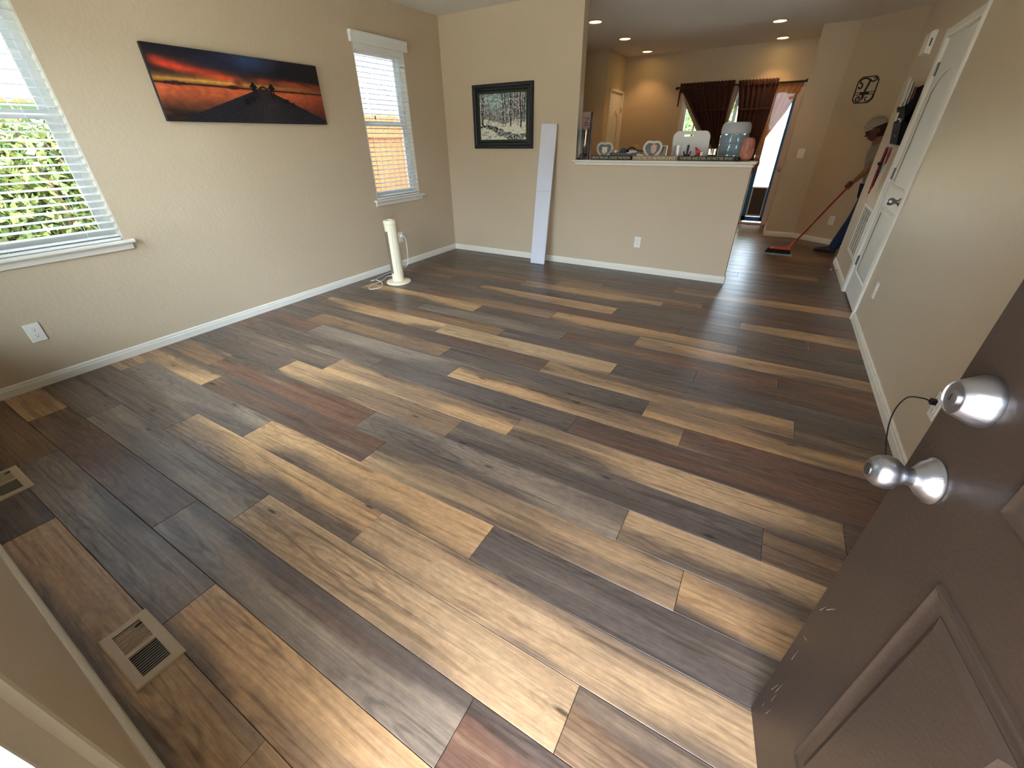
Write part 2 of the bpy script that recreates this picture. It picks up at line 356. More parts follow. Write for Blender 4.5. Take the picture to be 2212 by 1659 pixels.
# baseboards
def baseboard(name, segs, m='white_trim', h=.072, t=.012):
    mb = MB()
    for (x0, y0), (x1, y1), (nx, ny) in segs:     # wall line from p0 to p1, n = into the room
        prof = [(0, 0), (t, 0), (t, h*.62), (t*.75, h*.72), (t*.75, h*.88), (t*.35, h), (0, h)]
        n = len(prof); vs = [(x0+nx*d, y0+ny*d, z) for d, z in prof]+[(x1+nx*d, y1+ny*d, z) for d, z in prof]
        mb.add(vs, [tuple(range(n)), tuple(reversed(range(n, 2*n)))]+[(i, (i+1) % n, n+(i+1) % n, n+i) for i in range(n)])
    return struct(mb.build(name, m))
baseboard('baseboard_left', [((XL, YF), (XL, YB), (1, 0))])
baseboard('baseboard_back', [((XL, YB), (-.268+.012, YB), (0, -1)), ((-.268, YB), (-.268, YB+.12), (1, 0))])
baseboard('baseboard_right', [((XR, .5), (XR, 4.43), (-1, 0)), ((XR, 5.376), (XR, YH+.012), (-1, 0)), ((XR, YH), (XR+.3, YH), (0, 1))], 'worn_trim')
baseboard('baseboard_front', [((XL, YF), (-.56, YF), (0, 1))], 'worn_trim')
baseboard('baseboard_hall', [((-.02-.012, 8.14), (.385, 8.14), (0, -1)), (q0, q1, (-sa, -ca)), ((-.02, 8.128), (-.02, 9.1), (-1, 0))])
# half-wall cap
cap = empty('trim_1', (-1.19, YB, 1.137), kind='structure'); tag(cap, 'cream painted wooden cap ledge on top of the half wall')
MB().box(-.94, .955, -.04, .16, .028, .051).build('cap_board', 'white_trim', cap, bev=.007, seg=3)
MB().box(-.915, .935, -.022, .0, 0, .028).box(.922, .937, -.022, .142, 0, .028).build('apron', 'white_trim', cap, bev=.004)

# ------------------------------------------------------------------ windows and blinds
def window(name, M, wd, z0, z1, depth=.12, stool=True):
    """M: origin at wall inner face, lower-left of hole at z=0; u along wall, v up, w into room"""
    e = empty(name, None, kind='structure', M=M); hgt = z1-z0; f = .045; mid = z0+.764
    fr = MB(); fr.ring([(0, z0), (wd, z0), (wd, z1), (0, z1)], [(f, z0+f), (wd-f, z0+f), (wd-f, z1-f), (f, z1-f)], -depth-.005, -depth+.055); fr.build('frame', 'vinyl', e, bev=.003)
    up = MB(); up.ring([(f, mid-.02), (wd-f, mid-.02), (wd-f, z1-f), (f, z1-f)], [(f+.035, mid+.025), (wd-f-.035, mid+.025), (wd-f-.035, z1-f-.03), (f+.035, z1-f-.03)], -depth+.002, -depth+.024); us = up.build('upper_sash', 'vinyl', e, bev=.002)
    MB().box(f+.03, wd-f-.03, mid+.02, z1-f-.025, -depth+.011, -depth+.015).build('pane', 'window_glass', us)
    lo = MB(); lo.ring([(f, z0+f), (wd-f, z0+f), (wd-f, mid+.025), (f, mid+.025)], [(f+.035, z0+f+.045), (wd-f-.035, z0+f+.045), (wd-f-.035, mid-.025), (f+.035, mid-.025)], -depth+.026, -depth+.05); ls = lo.build('lower_sash', 'vinyl', e, bev=.002)
    MB().box(f+.03, wd-f-.03, z0+f+.04, mid-.02, -depth+.036, -depth+.040).build('pane', 'window_glass', ls)
    j = MB(); j.box(0, .012, z0, z1, -depth+.055, -.001).box(wd-.012, wd, z0, z1, -depth+.055, -.001).box(.012, wd-.012, z1-.012, z1, -depth+.055, -.001); j.build('jamb_liner', 'white_trim', e)
    if stool:
        MB().box(-.05, wd+.05, z0-.008, z0+.014, 0, .045).box(0, wd, z0-.002, z0+.014, -depth+.055, 0).build('sill', 'white_trim', e, bev=.006)
        MB().prism([(.002, z0-.058), (.016, z0-.05), (.020, z0-.02), (.026, z0-.008), (.002, z0-.008)], -.03, wd+.03, frame((0, 0, 0), (0, 0, 1), (0, 1, 0), (1, 0, 0))).build('apron', 'white_trim', e)
    return e
ML = lambda y: frame((XL, y, 0), (0, 1, 0), (0, 0, 1), (1, 0, 0))
window('window_1', ML(W1[0]), W1[1]-W1[0], W1[2], W1[3])
window('window_2', ML(W2[0]), W2[1]-W2[0], W2[2], W2[3])
window('added_front_window', frame((W3[1], YF, 0), (-1, 0, 0), (0, 0, 1), (0, 1, 0)), W3[1]-W3[0], W3[2], W3[3], .15)  # unseen window, added to let more daylight into the room
def blind(M, wd, z0, z1, label):
    e = empty('window_blind', None, label, 'blind', 'slatted blinds on the side windows', M=M)
    slat = None; n = int((z1-z0-.10)/.0445)
    for i in range(n):
        z = z0+.045+i*.0445
        if slat is None:
            prof = [(-.051+.05*k/4, .0035*math.sin(PI*k/4)) for k in range(5)]
            mb = MB(); vs = []
            for x in (.016, wd-.016):
                vs += [(x, b-.0013, a) for a, b in prof]+[(x, b+.0013, a) for a, b in reversed(prof)]
            m_ = 10; mb.add(vs, [tuple(range(m_)), tuple(reversed(range(m_, 2*m_)))]+[(k, (k+1) % m_, m_+(k+1) % m_, m_+k) for k in range(m_)])
            slat = mb.build('slat', 'slat_white', e); o = slat
        else:
            o = bpy.data.objects.new('slat', slat.data); C.objects.link(o); o.parent = e
        o.location = (0, z, .012); o.rotation_euler = (R_(9+random.uniform(-2, 2)), 0, 0)
    MB().box(.016, wd-.016, z0+.017, z0+.035, -.05, .012).build('bottom_rail', 'slat_white', e, bev=.003)
    MB().box(.016, wd-.016, z1-.06, z1-.013, -.055, .0).build('head_rail', 'slat_white', e)
    MB().prism([(0, z1-.008), (.03, z1-.008), (.036, z1+.01), (.034, z1+.05), (.044, z1+.066), (.044, z1+.082), (0, z1+.082)], -.03, wd+.03, frame((0, 0, .0), (0, 0, 1), (0, 1, 0), (1, 0, 0))).build('valance', 'slat_white', e)
    for fx in (.16, .5, .84):
        MB().tube([(wd*fx, z0+.03, .013), (wd*fx, z1-.03, .013)], .0012, 5).tube([(wd*fx, z0+.03, -.042), (wd*fx, z1-.03, -.042)], .0012, 5).build('ladder_cord', 'slat_white', e)
    c = MB().tube([(wd*.2, z1-.03, .018), (wd*.2, z1-.62, .018)], .0015, 5).build('pull_cord', 'slat_white', e)
    MB().lathe([(.002, .03), (.006, .024), (.008, 0), (.005, -.006)], 8, frame((wd*.2, z1-.64, .018), (1, 0, 0), (0, 0, -1), (0, 1, 0))).build('tassel', mat('tassel', (110, 100, 95), .5), c)
    return e
blind(ML(W1[0]), W1[1]-W1[0], W1[2], W1[3], 'open white slatted blind on the wide window with the hedge outside')
blind(ML(W2[0]), W2[1]-W2[0], W2[2], W2[3], 'open white slatted blind with valance on the narrow window by the tower fan')

# ------------------------------------------------------------------ doors
def bead(w=.03, h=.008): return [(0, 0), (w*.18, h), (w*.45, h*.8), (w*.7, -h*.2), (w, 0)]
def knob(parent, loc, m='nickel', keyed=True, name='knob', s=1.0, sl=1.0):
    T = Matrix.Translation(loc) @ Matrix.Diagonal((1, 1, sl, 1))
    k = MB().lathe([(.041*s, 0), (.042*s, .004*s), (.037*s, .008*s), (.034*s, .016*s), (.022*s, .027*s), (.0165*s, .034*s)], 32, T).build('rose', m, parent, smooth=True)
    kb = MB().lathe([(.0165*s, .034*s), (.0155*s, .046*s), (.020*s, .052*s), (.0285*s, .062*s), (.031*s, .074*s), (.0285*s, .088*s), (.0235*s, .096*s), (.0225*s, .0965*s), (.019*s, .101*s), (.014*s, .1025*s)], 32, T).build(name, m, parent, smooth=True, angle=50)
    if keyed:
        c = MB().lathe([(.0115*s, .102*s), (.0115*s, .1045*s), (.009*s, .1055*s)], 20, T).build('key_cylinder', 'dark_nickel', kb, smooth=True)
        MB().box(loc[0]-.0013, loc[0]+.0013, loc[1]-.005, loc[1]+.005, loc[2]+.1050*s*sl, loc[2]+.1062*s*sl).build('keyhole', 'slot_dark', kb)
    return kb
# front door, standing open to the right
fa, fb = Vector((.304, .79, 0)), Vector((.463, -.13, 0)); fu = (fb-fa).normalized(); fn = fu.cross(Vector((0, 0, 1)))
d1 = empty('door_1', None, 'brown panelled front door standing open with satin nickel locks', kind='structure', M=frame(fa, fu, (0, 0, 1), fn))
slab = MB().box(0, .925, .006, 2.03, -.044, 0).build('slab', 'brown_door', d1, bev=.0015)
def panel(parent, x0, x1, z0, z1, m, w=.030, h=.010, field=.031, top=None):
    path = [(x0, z0), (x1, z0), (x1, z1), (x0, z1)] if top is None else top
    MB().mould(path, [(0, 0), (.0025, .0055), (.006, .007), (.010, .005), (.016, .002), (w, .0005)]).build('moulding', m, parent, smooth=True, angle=25)
    if field:
        n = len(path); MB().mould(path, [(field, .0), (field, .0008), (field+.013, h*.75)]).build('raised_bevel', m, parent)
        a = field+.013; mb = MB(); mb.mould(path, [(a, h*.75), (a+.0001, h*.75)]); inner = mb.v[n:2*n]; MB().add(inner, [tuple(range(n))]).build('raised_field', m, parent)
for (x0, x1) in ((.19, .425), (.50, .735)):
    panel(slab, x0, x1, .265, .86, 'brown_door'); panel(slab, x0, x1, 1.0, 1.86, 'brown_door')
knob(d1, (.0705, .944, 0), s=.86, sl=.93)
db = MB().lathe([(.036, 0), (.0365, .003), (.036, .008), (.0240, .035), (.0225, .036), (.0215, .034), (.0205, .034)], 40, Matrix.Translation((.068, 1.087, 0))).build('deadbolt', 'nickel', d1, smooth=True, angle=40)
MB().lathe([(.0112, .034), (.0112, .0370), (.009, .0378)], 20, Matrix.Translation((.068, 1.087, 0))).build('key_cylinder', 'nickel', db, smooth=True)
MB().box(.0667, .0693, 1.082, 1.092, .0373, .0382).build('keyhole', 'slot_dark', db)
MB().box(-.001, .0, .915, .973, -.035, -.010).build('latch_plate', 'nickel', d1)
sc = mat('scuff', (112, 97, 86), .8)
mb = MB()
for (u, z, l, an) in [(.03, .18, .05, 80), (.045, .20, .06, 84), (.05, .165, .045, 86), (.02, .52, .03, 70), (.035, .545, .04, 60), (.03, .33, .05, 88), (.06, .12, .04, 82), (.035, .10, .03, 95), (.025, .42, .02, 40)]:
    c_, s_ = math.cos(R_(an)), math.sin(R_(an)); mb.add([(u-s_*.0012, z+c_*.0012, .0003), (u+s_*.0012, z-c_*.0012, .0003), (u+c_*l+s_*.0004, z+s_*l-c_*.0004, .0003), (u+c_*l-s_*.0004, z+s_*l+c_*.0004, .0003)], [(0, 1, 2, 3)])
mb.build('scuff_marks', sc, slab)
t2 = empty('trim_2', (0, YF, 0), kind='structure'); tag(t2, 'cream painted casing and jamb of the front doorway')
cas = [(-.090, 0), (-.090, .042), (-.070, .042), (-.062, .034), (-.03, .030), (0, .026), (0, 0)]
for sgn, xo in ((1, -.47), (-1, .47)):
    n = len(cas); vs = [(xo+sgn*a, b, z) for z in (0, 2.13) for a, b in cas]
    MB().add(vs, [tuple(range(n)), tuple(reversed(range(n, 2*n)))]+[(i, (i+1) % n, n+(i+1) % n, n+i) for i in range(n)]).build('casing', 'worn_trim', t2)
MB().box(-.56, .56, 0, .03, 2.06, 2.13).build('head_casing', 'worn_trim', t2)
MB().box(-.475, -.462, -.16, .026, 0, 2.06).box(-.462, -.448, -.16, -.05, 0, 2.06).build('jamb', 'white_trim', t2); MB().box(.464, .475, -.16, -.0, 0, 2.06).build('jamb', 'white_trim', t2); MB().box(-.462, .464, -.16, 0, 2.05, 2.06).build('head_jamb', 'white_trim', t2)
MB().box(-.47, .47, -.18, .0, 0, .012).build('threshold', mat('threshold', (120, 112, 104), .4, metal=.6), t2)
# closet door on the right wall
def arch_path(x0, x1, z0, zs, zt):
    w_ = (x1-x0)/2; cx = (x0+x1)/2; pts = [(x0, z0), (x1, z0), (x1, zs)]
    for i in range(1, 16):
        t = i/16; x = x1+(x0-x1)*t; pts.append((x, zs+(zt-zs)*math.sin(PI*t)**.8))
    return pts+[(x0, zs)]
def inner_door(name, M, wd, hgt, label, knob_u=None, hinge_u=None, cw=.062):
    e = empty(name, None, label, kind='structure', M=M)
    s = MB().box(.003, wd-.003, .012, hgt-.003, -.05, -.012).build('slab', 'white_door', e, bev=.002)
    off = Matrix.Translation((0, 0, -.012))
    for path in ([(.12, .23), (wd-.12, .23), (wd-.12, .84), (.12, .84)], arch_path(.12, wd-.12, 1.0, 1.70, 1.84)):
        MB().mould(path, [(0, 0), (.006, .006), (.014, .0065), (.022, .0005), (.032, .0005), (.046, .006), (.048, .006)], off).build('panel_moulding', 'white_door', s, smooth=True, angle=25)
    prof = [(0, 0), (0, .010), (cw*.25, .016), (cw*.8, .019), (cw, .012), (cw, 0)]
    for sg, u0 in ((-1, .0), (1, wd)):
        n = len(prof); vs = [(u0+sg*a, z, b) for z in (0, hgt+cw) for a, b in prof]
        MB().add(vs, [tuple(range(n)), tuple(reversed(range(n, 2*n)))]+[(i, (i+1) % n, n+(i+1) % n, n+i) for i in range(n)]).build('casing', 'white_trim', e)
    MB().prism([(hgt, 0), (hgt, .010), (hgt+cw*.25, .016), (hgt+cw*.8, .019), (hgt+cw, .012), (hgt+cw, 0)], -cw*.98, wd+cw*.98, frame((0, 0, 0), (0, 1, 0), (0, 0, 1), (1, 0, 0))).build('head_casing', 'white_trim', e)
    MB().box(-.001, .003, 0, hgt, -.11, 0).box(wd-.003, wd+.001, 0, hgt, -.11, 0).box(0, wd, hgt-.003, hgt, -.11, 0).build('jamb', 'white_trim', e)
    if knob_u is not None: knob(e, (knob_u, .94, -.012), 'nickel', False, s=.9)
    if hinge_u is not None:
        for z in (.28, 1.05, 1.80): MB().tube([(hinge_u, z, -.004), (hinge_u, z+.09, -.004)], .006, 8).box(hinge_u-.001, hinge_u+.02, z, z+.09, -.0125, -.010).build('hinge', 'dark_nickel', e)
    return e
inner_door('door_2', frame((XR, 5.316, 0), (0, -1, 0), (0, 0, 1), (-1, 0, 0)), .826, 2.045, 'white arched two-panel closet door with satin knob in the right wall', knob_u=.826-.07, hinge_u=.002)
inner_door('door_3', frame((-2.945, 8.42, 0), (0, 1, 0), (0, 0, 1), (1, 0, 0)), .70, 2.10, 'white arched panel pantry door beyond the half wall', knob_u=.07, hinge_u=.698, cw=.035)
# patio door at the far end
d4 = empty('door_4', (-1.86, YK, 0), 'glazed patio door with blue painter tape and a pet flap insert', kind='structure')
PW_ = 1.83
def xz_ring(mb, x0, x1, z0, z1, f, y0, y1):
    return mb.ring([(x0, z0), (x1, z0), (x1, z1), (x0, z1)], [(x0+f, z0+f), (x1-f, z0+f), (x1-f, z1-f), (x0+f, z1-f)], -y1, -y0, frame((0, 0, 0), (1, 0, 0), (0, 0, 1), (0, -1, 0)))
xz_ring(MB(), 0, PW_, 0.0, 2.05, .03, -.005, .12).build('frame', mat('warm_white', (214, 196, 180), .5), d4)
p1 = xz_ring(MB(), .03, .92, .03, 2.02, .055, .07, .10).build('fixed_panel', 'vinyl', d4, bev=.003); MB().box(.08, .87, .083, .087, .08, 1.97).build('pane', 'window_glass', p1)
p2 = xz_ring(MB(), .55, 1.43, .03, 2.02, .055, .035, .065).build('sliding_panel', 'vinyl', d4, bev=.003); MB().box(.60, 1.38, .048, .052, .08, 1.97).build('pane', 'window_glass', p2)
MB().box(.245, .265, .075, .095, .08, 1.97).build('muntin', mat('bronze', (70, 74, 80), .5), p1)
ins = xz_ring(MB(), 1.435, 1.74, .05, 2.02, .022, .03, .06).build('pet_door_insert', 'vinyl', d4); MB().box(1.455, 1.72, .043, .047, .62, 2.0).build('pane', 'window_glass', ins)
MB().box(1.74, 1.80, .03, .10, .03, 2.02).build('jamb_stile', MATS['warm_white'], d4)
ff = MB().ring([(1.46, .13), (1.715, .13), (1.715, .62), (1.46, .62)], [(1.483, .155), (1.692, .155), (1.692, .60), (1.483, .60)], -.05, -.022, frame((0, 0, 0), (1, 0, 0), (0, 0, 1), (0, -1, 0))).build('flap_frame', 'vinyl', ins, bev=.002)
MB().box(1.483, 1.692, .034, .040, .155, .60).build('pet_flap', mat('flap', (74, 66, 62), .5), ins)
mat('blue_tape', (44, 112, 190), .6, var=.12, vscale=30)
for k, (x0, x1, z0, z1) in enumerate([(1.400, 1.462, .06, 1.62), (1.705, 1.742, .06, 2.0), (1.40, 1.742, .05, .125), (1.60, 1.742, 1.975, 2.01), (1.64, 1.71, 1.90, 1.935)]):
    MB().box(x0, x1, .0195 if k < 3 else .026, .0215 if k < 3 else .0295, z0, z1).build('painter_tape', 'blue_tape', d4)
knob(d4, (0, 0, 0), 'nickel', False, s=.75).parent = d4
for o in [x for x in d4.children if x.name.startswith(('rose', 'knob'))]:
    o.matrix_local = frame((1.79, .03, .905), (1, 0, 0), (0, 0, 1), (0, -1, 0))

# ------------------------------------------------------------------ wall plates
def outlet(M, label, cat='outlet', w=.076, h=.12, kind='outlet'):
    e = empty('wall_outlet' if kind == 'outlet' else 'light_switch', None, label, cat, 'cream wall plates' , M=M)
    MB().box(-w/2, w/2, -h/2, h/2, 0, .006).build('cover_plate', 'plate_white', e, bev=.003)
    if kind == 'outlet':
        for s in (-1, 1):
            r = MB().prism([(a, b+s*.0195) for a, b in arc(0, 0, .0165, 40, 140, 6)+arc(0, 0, .0165, 220, 320, 6)], .006, .0085).build('receptacle', 'plate_white', e)
            MB().box(-.0075, -.0055, s*.0195-.001, s*.0195+.007, .0083, .0089).box(.0052, .0072, s*.0195-.001, s*.0195+.008, .0083, .0089).lathe([(.0028, .0083), (.0028, .0089)], 8, Matrix.Translation((0, s*.0195-.008, 0))).build('slots', 'slot_dark', r)
    else:
        for u in ((-.023, .023) if w > .1 else (0,)):
            MB().box(u-.005, u+.005, -.012, .012, .006, .0075).build('toggle_slot', 'plate_white', e); MB().box(u-.004, u+.004, 0, .010, .006, .016).build('toggle', 'plate_white', e, bev=.001)
    return e
ML0 = lambda y, z: frame((XL, y, z), (0, 1, 0), (0, 0, 1), (1, 0, 0)); MR0 = lambda y, z: frame((XR, y, z), (0, -1, 0), (0, 0, 1), (-1, 0, 0))
outlet(ML0(.546, .350), 'cream duplex outlet low on the left wall under the wide window')
outlet(ML0(3.93, .355), 'cream duplex outlet behind the tower fan')
outlet(frame((-1.262, YB, .347), (1, 0, 0), (0, 0, 1), (0, -1, 0)), 'cream duplex outlet low on the half wall')
outlet(MR0(4.10, .360), 'cream duplex outlet on the right wall beside the white closet door')
o2 = outlet(MR0(2.258, .355), 'cream duplex outlet with a black cable plugged in, near the front door')
outlet(frame((.160, 8.14, 1.17), (1, 0, 0), (0, 0, 1), (0, -1, 0)), 'cream light switch plate beside the patio door', 'switch', .085, .12, 'switch')
angM = lambda s, z: frame((q0[0]+s*ca, q0[1]-s*sa, z), (ca, -sa, 0), (0, 0, 1), (-sa, -ca, 0))
outlet(angM(.498, .325), 'cream duplex outlet on the angled hall wall behind the broom')
# black cable
cb_ = empty('charging_cable', (XR, 2.258, .375), 'black charging cable looping from the outlet near the front door', 'cable')
mat('black_rubber', (16, 15, 15), .45)
MB().box(-.032, -.009, -.012, .012, -.012, .012).build('plug', 'black_rubber', cb_, bev=.003)
MB().tube(smooth_path([(-.03, 0, 0), (-.06, .005, .004), (-.105, .02, -.02), (-.13, -.02, -.11), (-.12, -.12, -.23), (-.09, -.30, -.33), (-.06, -.6, -.368), (-.05, -.8, -.370)], 8), .003, 7).build('cord', 'black_rubber', cb_, smooth=True)
# ------------------------------------------------------------------ floor registers
mat('register', (184, 164, 136), .5, var=.08, vscale=40)
def register(cx, cy, label):
    e = empty('floor_register', (cx, cy, 0), label, 'vent', 'metal floor registers')
    a, b = .140, .068
    MB().box(-a+.02, a-.02, -b+.015, b-.015, .0008, .0016).build('duct_dark', 'slot_dark', e)  # dark sheet standing in for the shade of the duct below the louvers
    MB().mould([(-a, -b), (a, -b), (a, b), (-a, b)], [(0, 0), (.001, .003), (.006, .006), (.030, .0065), (.0305, .002)]).build('faceplate', 'register', e)
    mb = MB(); mb.box(-.008, .008, -b+.028, b-.028, .002, .0065)
    for s in (-1, 1):
        for i in range(10):
            x = s*(.0125+i*.0098); mb.box(x-(.0018 if s < 0 else .0008), x+(.0018 if s < 0 else .0008), -b+.028, b-.028, (.0030 if s < 0 else .0040), (.0062 if s < 0 else .0050))
    mb.build('louvers', 'register', e)
    MB().box(-.105, -.010, -b+.03, b-.03, .0016, .0030).build('closed_vane', mat('vane', (140, 120, 92), .6), e)
    MB().tube([(-.088, .018, .005), (-.088, .038, .008)], .003, 6).build('lever', 'slot_dark', e)
register(-1.405, -.011, 'beige metal floor register nearest the front doorway'); register(-2.857, .004, 'beige metal floor register by the left window, cut by the left image edge')
# ------------------------------------------------------------------ canvas print
cv = empty('canvas_print', None, 'wide unframed canvas of a red sunset over a wooden pier', 'picture', M=frame((XL, 1.776, 1.541), (0, 1, 0), (0, 0, 1), (1, 0, 0)))
CW, CH = 1.372, .452
attr_mat('print_ink', .42, .35)
MB().box(0, CW, 0, CH, .001, .030).build('stretcher', mat('canvas_side', (18, 22, 26), .7), cv)
def sunset(u, v):
    g = lambda r, g_, b: np.array([r, g_, b])/255.
    def mixc(a, b, t): return a*(1-t[..., None])+b*t[..., None]
    ss = lambda x, a, b: np.clip((x-a)/(b-a), 0, 1)**2*(3-2*np.clip((x-a)/(b-a), 0, 1))
    hz = .52; n1 = vnoise(u*5+2, v*7+u*1.5, 1); n2 = vnoise(u*9, v*16+u*3, 2); sun = np.exp(-((u-.56)/.30)**2)
    sky = mixc(np.broadcast_to(g(30, 26, 34), u.shape+(3,)), np.broadcast_to(g(22, 24, 30), u.shape+(3,)), n1)
    blue = np.exp(-((u-.52)/.14)**2-((v-.92)/.14)**2); sky = mixc(sky, g(58, 84, 132), blue*.85)
    sky = mixc(sky, g(38, 42, 66), np.exp(-((u-.33)/.2)**2-((v-.85)/.16)**2)*.7)
    redband = np.exp(-((v-(.80-.42*u))/.075)**2)*ss(u, -.02, .05)*(1-ss(u, .40, .52)); sky = mixc(sky, g(226, 70, 44), np.clip(redband*(.55+.7*n2), 0, 1))
    rb2 = np.exp(-((v-(.66-.10*(u-.6)))/.05)**2)*ss(u, .46, .6); sky = mixc(sky, g(190, 56, 36), np.clip(rb2*(n2*1.2), 0, 1))
    low = np.exp(-np.clip(v-hz, 0, 1)/.07); sky = mixc(sky, g(236, 120, 44), np.clip(low*(.75+.5*(n2-.5)), 0, 1))
    core = np.exp(-np.abs(v-(hz+.055))/.035)*np.clip(1.05-1.3*np.abs(u-.30), 0, 1); sky = mixc(sky, g(250, 196, 92), np.clip(core*.9, 0, 1))
    smoke = np.exp(-((u-.44)/.028)**2)*np.exp(-((v-.60)/.10)**2); sky = mixc(sky, g(120, 62, 46), smoke*.9)
    wat = mixc(np.broadcast_to(g(214, 104, 62), u.shape+(3,)), g(34, 30, 28), ss(hz-v, .04, .46)); wat = mixc(wat, g(150, 70, 44), np.clip((n2-.4)*1.2, 0, .5)); wat = mixc(wat, g(120, 50, 36), ss(u, .7, 1.0)*.6)
    wat = mixc(wat, g(60, 34, 32), np.exp(-((v-hz)/.018)**2)*.7)
    c = np.where((v > hz)[..., None], sky, wat)
    # islands
    isl = (np.abs(v-hz) < .012+.016*np.exp(-((u-.10)/.05)**2)+.02*np.exp(-((u-.40)/.03)**2)); c[isl] = g(60, 32, 30)
    # pier: a triangle from the bottom to the vanishing point
    t = np.clip((hz-.005-v)/hz, 0, 1); lft = .585-.045-t*.50; rgt = .585+.035+t*.44
    pier = (v < hz-.005) & (u > lft) & (u < rgt); plank = .5+.5*np.sin((u-.585)/(t*.5+.05)*60); pc = mixc(np.broadcast_to(g(26, 28, 38), u.shape+(3,)), g(48, 42, 44), plank*.5+.3*n2)
    pc = mixc(pc, g(62, 52, 48), np.clip(1-np.abs(u-.585)/(t*.24+.03), 0, 1)*.5); c[pier] = pc[pier]
    for px in (.525, .640):
        body = (np.abs(u-px) < .014) & (v > hz-.13) & (v < hz+.02) & ~((np.abs(u-px) < .007) & (v < hz-.02) & (v > hz-.10)); roof = (v >= hz+.02) & (v < hz+.105) & (np.abs(u-px) < .028*(hz+.115-v)/.095); c[body | roof] = g(20, 15, 18)
    posts = ((np.abs(u-.50) < .018) & (v > .33) & (v < .42)) | ((np.abs(u-.465) < .014) & (v > .28) & (v < .37)) | ((np.abs(u-.72) < .018) & (v > .32) & (v < .40)) | ((np.abs(u-.765) < .012) & (v > .27) & (v < .35)); c[posts] = g(18, 15, 20)
    gate = (np.abs(np.hypot((u-.585)/.03, (v-hz+.03)/.075)-1) < .22) & (v > hz-.03); c[gate] = g(58, 30, 22)
    return c*(.86+.28*vnoise(u*40, v*20, 9, 2))[..., None]
paint_grid('print', CW, CH, 340, 120, sunset, 'print_ink', cv, Matrix.Translation((0, 0, .0305)))
# ------------------------------------------------------------------ framed snowy forest
fr = empty('framed_painting', None, 'black framed winter forest painting with a green mat', 'picture', M=frame((-3.498, YB, 1.301), (1, 0, 0), (0, 0, 1), (0, -1, 0)))
FW, FH = .838, .660
MB().mould([(0, 0), (FW, 0), (FW, FH), (0, FH)], [(0, .001), (0, .026), (.010, .034), (.030, .030), (.040, .022), (.062, .024), (.072, .014), (.072, .001)]).build('frame', 'black_frame', fr, smooth=True, angle=25)
MB().box(.05, FW-.05, .05, FH-.05, .002, .010).build('mat_board', 'green_mat', fr)
def forest(u, v):
    g = lambda r, g_, b: np.array([r, g_, b])/255.
    n = vnoise(u*8, v*8, 11); n2 = vnoise(u*22, v*30, 12); n3 = vnoise(u*60, v*60, 13, 2)
    c = np.zeros(u.shape+(3,)); m = lambda a, t: c*(1-t[..., None])+a*t[..., None]
    c[:] = g(118, 120, 116); c = m(g(150, 190, 180), np.clip(np.exp(-((u-.30)/.24)**2-((v-.86)/.2)**2)*1.3, 0, 1)); c = m(g(70, 68, 66), np.clip((n2-.45)*2.4, 0, .8)*(v > .35)); c = m(g(226, 226, 218), (n3 > .56)*.55*(v > .40))
    snow = v < .40+.08*(n-.5)+.05*np.sin(u*9); c[snow] = g(224, 222, 204); c = m(g(120, 120, 112), snow*np.clip((n2-.52)*2.6, 0, .75))
    cr = snow & (np.abs(v-(.17-.10*(u-.5)+.09*np.sin(u*5+1))) < .085*np.clip(1.25-np.abs(u-.6)*1.7, 0, 1)*(.5+n2)); c[cr] = g(40, 42, 40); c = m(g(220, 222, 212), cr*((n3 > .55))*.8)
    r = np.random.default_rng(5)
    for px, wd, b in [(.045, .022, .30), (.07, .012, .3), (.19, .008, .38), (.50, .014, .40), (.56, .010, .32), (.67, .016, .30), (.70, .008, .34), (.75, .008, .40), (.80, .008, .40), (.835, .01, .36), (.88, .020, .26), (.93, .010, .4), (.965, .012, .36)]:
        x = px+.012*np.sin(v*7+px*20); t = (np.abs(u-x) < wd*(.8+.4*n2)) & (v > b); c[t] = g(34, 32, 32); s = (u-x > -wd*1.5) & (u-x < -wd*.4) & (v > b) & (n3 > .45); c[s] = g(214, 214, 208)
    for k in range(26):
        x0, y0, an, l = r.random(), .45+.5*r.random(), r.uniform(-1.2, 1.2), .05+.12*r.random(); d = (u-x0)*math.sin(an)-(v-y0)*math.cos(an); p = (u-x0)*math.cos(an)+(v-y0)*math.sin(an); t = (np.abs(d) < .004) & (p > 0) & (p < l); c[t] = g(52, 50, 48) if k % 2 else g(226, 226, 220)
    return c
paint_grid('artwork', FW-.192, FH-.192, 180, 140, forest, 'print_ink', fr, Matrix.Translation((.096, .096, .0105)))
# ------------------------------------------------------------------ leaning white box
ang = math.atan2(.185, 1.545)
bx = empty('long_box', None, 'long narrow white cardboard box leaning upright against the back wall', 'box', M=Matrix.Translation((-2.46, 4.80, 0)) @ Matrix.Rotation(-ang, 4, 'X') @ Matrix.Rotation(R_(1.0), 4, 'Y') @ Matrix.Rotation(R_(8), 4, 'Z'))
mat('white_card', (214, 216, 224), .7, var=.05, vscale=20, stretch=(1, 1, .3))
MB().box(-.095, .095, 0.001, .038, .004, 1.56).build('carton', 'white_card', bx, bev=.003)
MB().box(-.0955, .0955, .014, .0175, .004, 1.5605).build('lid_seam', mat('seam', (150, 150, 154), .8), bx)
MB().tube([(-.096, .0005, .86), (-.03, .0002, .855), (.05, .0004, .862), (.096, .0005, .858)], .0014, 5).build('crease', mat('crease', (160, 160, 165), .8), bx)
